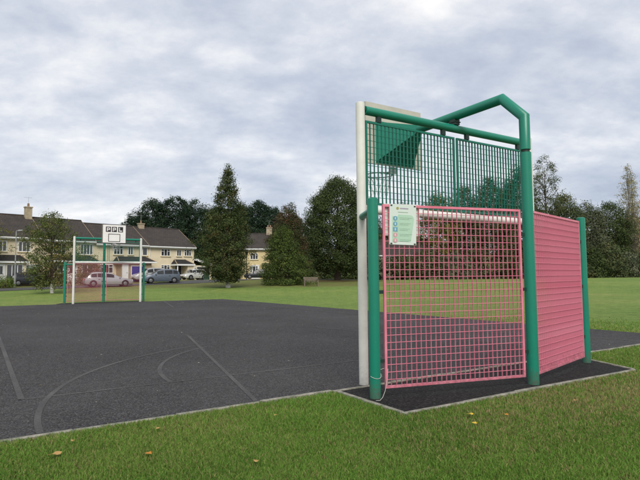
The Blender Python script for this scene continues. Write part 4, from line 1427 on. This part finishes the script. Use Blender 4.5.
# ------------------------------------------------------------------ fallen leaves
def leaf_shape(m, s, seed):
    g = random.Random(seed)
    b = MB()
    n = 15
    pts = []
    for i in range(n):
        a = 2 * PI * i / n
        r_ = s * (0.32 + 0.20 * abs(math.cos(a * 2.5)) + g.uniform(-.05, .05))
        pts.append((r_ * math.cos(a) * 1.25, r_ * math.sin(a), s * 0.10 * math.sin(a * 2 + g.uniform(0, .5)) + s * .08 * g.random()))
    vs_ = [(0, 0, s * .03)] + pts
    b.add(vs_, [(0, 1 + i, 1 + (i + 1) % n) for i in range(n)])
    b.tube([(-s * .4, 0, s * .05), (-s * .85, s * .06, s * .10)], s * .02, 4)
    return b.mesh('fallen_leaf', m)


spots = [(-1.96, 3.98, .085, M_LEAFT, 'large tan fallen leaf lying on the grass near the court edge'),
         (-1.28, 3.98, .06, M_LEAFO, 'orange brown fallen leaf lying alone on the lawn'),
         (1.385, 5.00, .055, M_LEAFY, 'bright yellow fallen leaf on the grass by the pad, farther of the close pair'),
         (1.33, 4.70, .055, M_LEAFY, 'bright yellow fallen leaf on the grass by the pad, nearer of the close pair'),
         (1.70, 4.98, .058, M_LEAFO, 'orange fallen leaf on the grass below the pink grating'),
         (-0.46, 3.80, .045, M_LEAFT, 'small pale fallen leaf on the open lawn'),
         (-0.43, 5.02, .035, M_LEAFT, 'small pale leaf lying close to the kerb'),
         (-1.40, 4.62, .05, M_LEAFT, 'curled tan leaf caught at the kerb'),
         (-1.98, 4.30, .04, M_LEAFT, 'small tan leaf between the large leaf and the kerb'),
         (2.6, 5.5, .045, M_LEAFT, 'pale leaf on the dry grass right of the pad'),]
for i, (x, y, s, m, lb) in enumerate(spots):
    o = obj('fallen_leaf', leaf_shape(m, s * 0.82, i), None, (x, y, 0.032), random.uniform(0, 6.28))
    tag(o, lb, 'leaf', 'fallen leaves on the grass')


def litter():
    """specks of leaf and seed blown over the court, past counting"""
    g = np.random.default_rng(77)
    n = 420
    u = g.uniform(-6.6, 6.6, n); v = g.uniform(-24, 0.0, n)
    X = CX + UX * u + VX * v; Y = CY + UY * u + VY * v
    s = g.uniform(0.006, 0.024, n)
    a = g.uniform(0, 6.28, n)
    V = []
    for k, (da, kx) in enumerate(((0, 1), (1.57, .6), (3.14, 1), (4.71, .6))):
        V.append(np.stack([X + np.cos(a + da) * s * kx, Y + np.sin(a + da) * s * kx, 0.016 + g.uniform(0, .008, n) * (k % 2)], -1))
    V = np.stack(V, 1).reshape(-1, 3)
    F = np.arange(n * 4).reshape(-1, 4)
    c = np.array([(0.42, 0.36, 0.24), (0.5, 0.48, 0.42), (0.30, 0.20, 0.09), (0.16, 0.12, 0.07)])[g.integers(0, 4, n)]
    o = obj('leaf_litter', fast_mesh('leaf_litter', V, F, np.repeat(c, 4, 0), M_LEAF))
    tag(o, 'specks of dry leaf scattered over the dark court', 'litter', kind='stuff')


litter()


# ------------------------------------------------------------------ grass blades on the near lawn
def vnoise(x, y, s, seed):
    """smooth value noise"""
    g = np.random.default_rng(seed)
    T = g.uniform(0, 1, (64, 64))
    a, b = x / s + 100, y / s + 100
    i, j = np.floor(a).astype(int), np.floor(b).astype(int)
    fx, fy = a - i, b - j
    fx, fy = fx * fx * (3 - 2 * fx), fy * fy * (3 - 2 * fy)
    t = lambda p, q: T[p % 64, q % 64]
    return (t(i, j) * (1 - fx) + t(i + 1, j) * fx) * (1 - fy) + (t(i, j + 1) * (1 - fx) + t(i + 1, j + 1) * fx) * fy


def build_grass():
    g = np.random.default_rng(5)
    n = 900000
    # polar samples round the viewer, thinning with distance
    D = 2.2 + (19.0 - 2.2) * g.uniform(0, 1, n) ** 1.9
    az = g.uniform(-0.72, 0.72, n)
    X, Y = D * np.sin(az), D * np.cos(az)
    du, dv = (X - CX), (Y - CY)
    u = du * UX + dv * UY
    v = du * VX + dv * VY
    on_court = (np.abs(u) < HALF + 0.005) & (v < 0.065 + 0.10 * vnoise(X, Y, 0.22, 8)) & (v > FAR_V - .01)
    on_pad = (u > -2.235) & (v <= 1.335 + (u + 2.2) * 0.0145) & (v > 0) & (u < 2.32 - 0.36 * np.clip((v - .5) / .85, 0, 1))
    keep = ~(on_court | on_pad) & (g.uniform(0, 1, n) > smooth(9, 19, D))
    n1 = vnoise(X, Y, 0.9, 1) * .6 + vnoise(X, Y, 0.28, 2) * .4
    n2 = vnoise(X, Y, 0.35, 3) * .5 + vnoise(X, Y, 0.11, 4) * .5
    # worn dry ground behind the goal
    dry = np.exp(-((u - 0.1) / 2.2) ** 2 - ((v - 1.95) / 0.75) ** 2) * 0.95 + np.clip((n1 - .70) * 1.4, 0, .4)
    dry = np.clip(dry * (0.3 + 1.4 * n2), 0, 1)
    keep &= g.uniform(0, 1, n) > dry * 0.55
    X, Y, D, u, v, n1, n2, dry = (q[keep] for q in (X, Y, D, u, v, n1, n2, dry))
    m = len(X)
    edge = ((np.abs(v - 0.13) < 0.09) & (np.abs(u) < HALF)) | ((np.abs(v - 1.36) < 0.1) & (np.abs(u) < 2.3))
    hgt = (0.008 + 0.021 * g.uniform(0, 1, m)) * (0.45 + 1.1 * n2) * (1 - .35 * dry) * np.where(edge, 0.9, 1.0)
    wid = (0.0016 + 0.0016 * g.uniform(0, 1, m)) * (1 + 0.13 * np.clip(D - 3, 0, 14))
    a = g.uniform(0, 2 * PI, m)
    lean = g.normal(0, 1, m) * 0.6 + 0.9
    la = g.uniform(0, 2 * PI, m)
    sx, sy = np.cos(a) * wid, np.sin(a) * wid
    lx, ly = np.cos(la) * lean * hgt, np.sin(la) * lean * hgt
    Z0 = np.full(m, -0.022)
    B = np.stack([X, Y, Z0], -1)
    z = np.zeros(m)
    S = np.stack([sx, sy, z], -1)
    mid = B + np.stack([lx * .35, ly * .35, hgt * .6 + .02], -1)
    tip = B + np.stack([lx, ly, hgt + .02], -1)
    V = np.stack([B - S, B + S, mid + S * .8, mid - S * .8, tip + S * .12, tip - S * .12], 1).reshape(-1, 3)
    i = np.arange(m)[:, None] * 6
    F = np.concatenate([i + np.array([[0, 1, 2, 3]]), i + np.array([[3, 2, 4, 5]])], 0)
    green = np.array([0.112, 0.222, 0.036]); lush = np.array([0.180, 0.315, 0.056]); dull = np.array([0.250, 0.295, 0.085]); straw = np.array([0.33, 0.27, 0.13])
    t1 = np.clip(n1 * 1.3 - .15 + g.normal(0, .18, m), 0, 1)[:, None]
    c = green * (1 - t1) + lush * t1
    pick = g.uniform(0, 1, m)
    c = np.where((pick < .12 + .35 * np.clip(vnoise(X, Y, 1.4, 21) * 1.6 - .5, 0, 1))[:, None], dull, c)
    c = np.where((pick > 0.975 - dry * 0.62)[:, None], straw, c)
    c = c * (0.72 + .56 * g.uniform(0, 1, m))[:, None]
    o = obj('grass', fast_mesh('grass', V, F, np.repeat(c, 6, 0), M_BLADE))
    tag(o, 'short mown grass of the lawn round the court', 'grass', kind='stuff')
    print('blades', m)


build_grass()
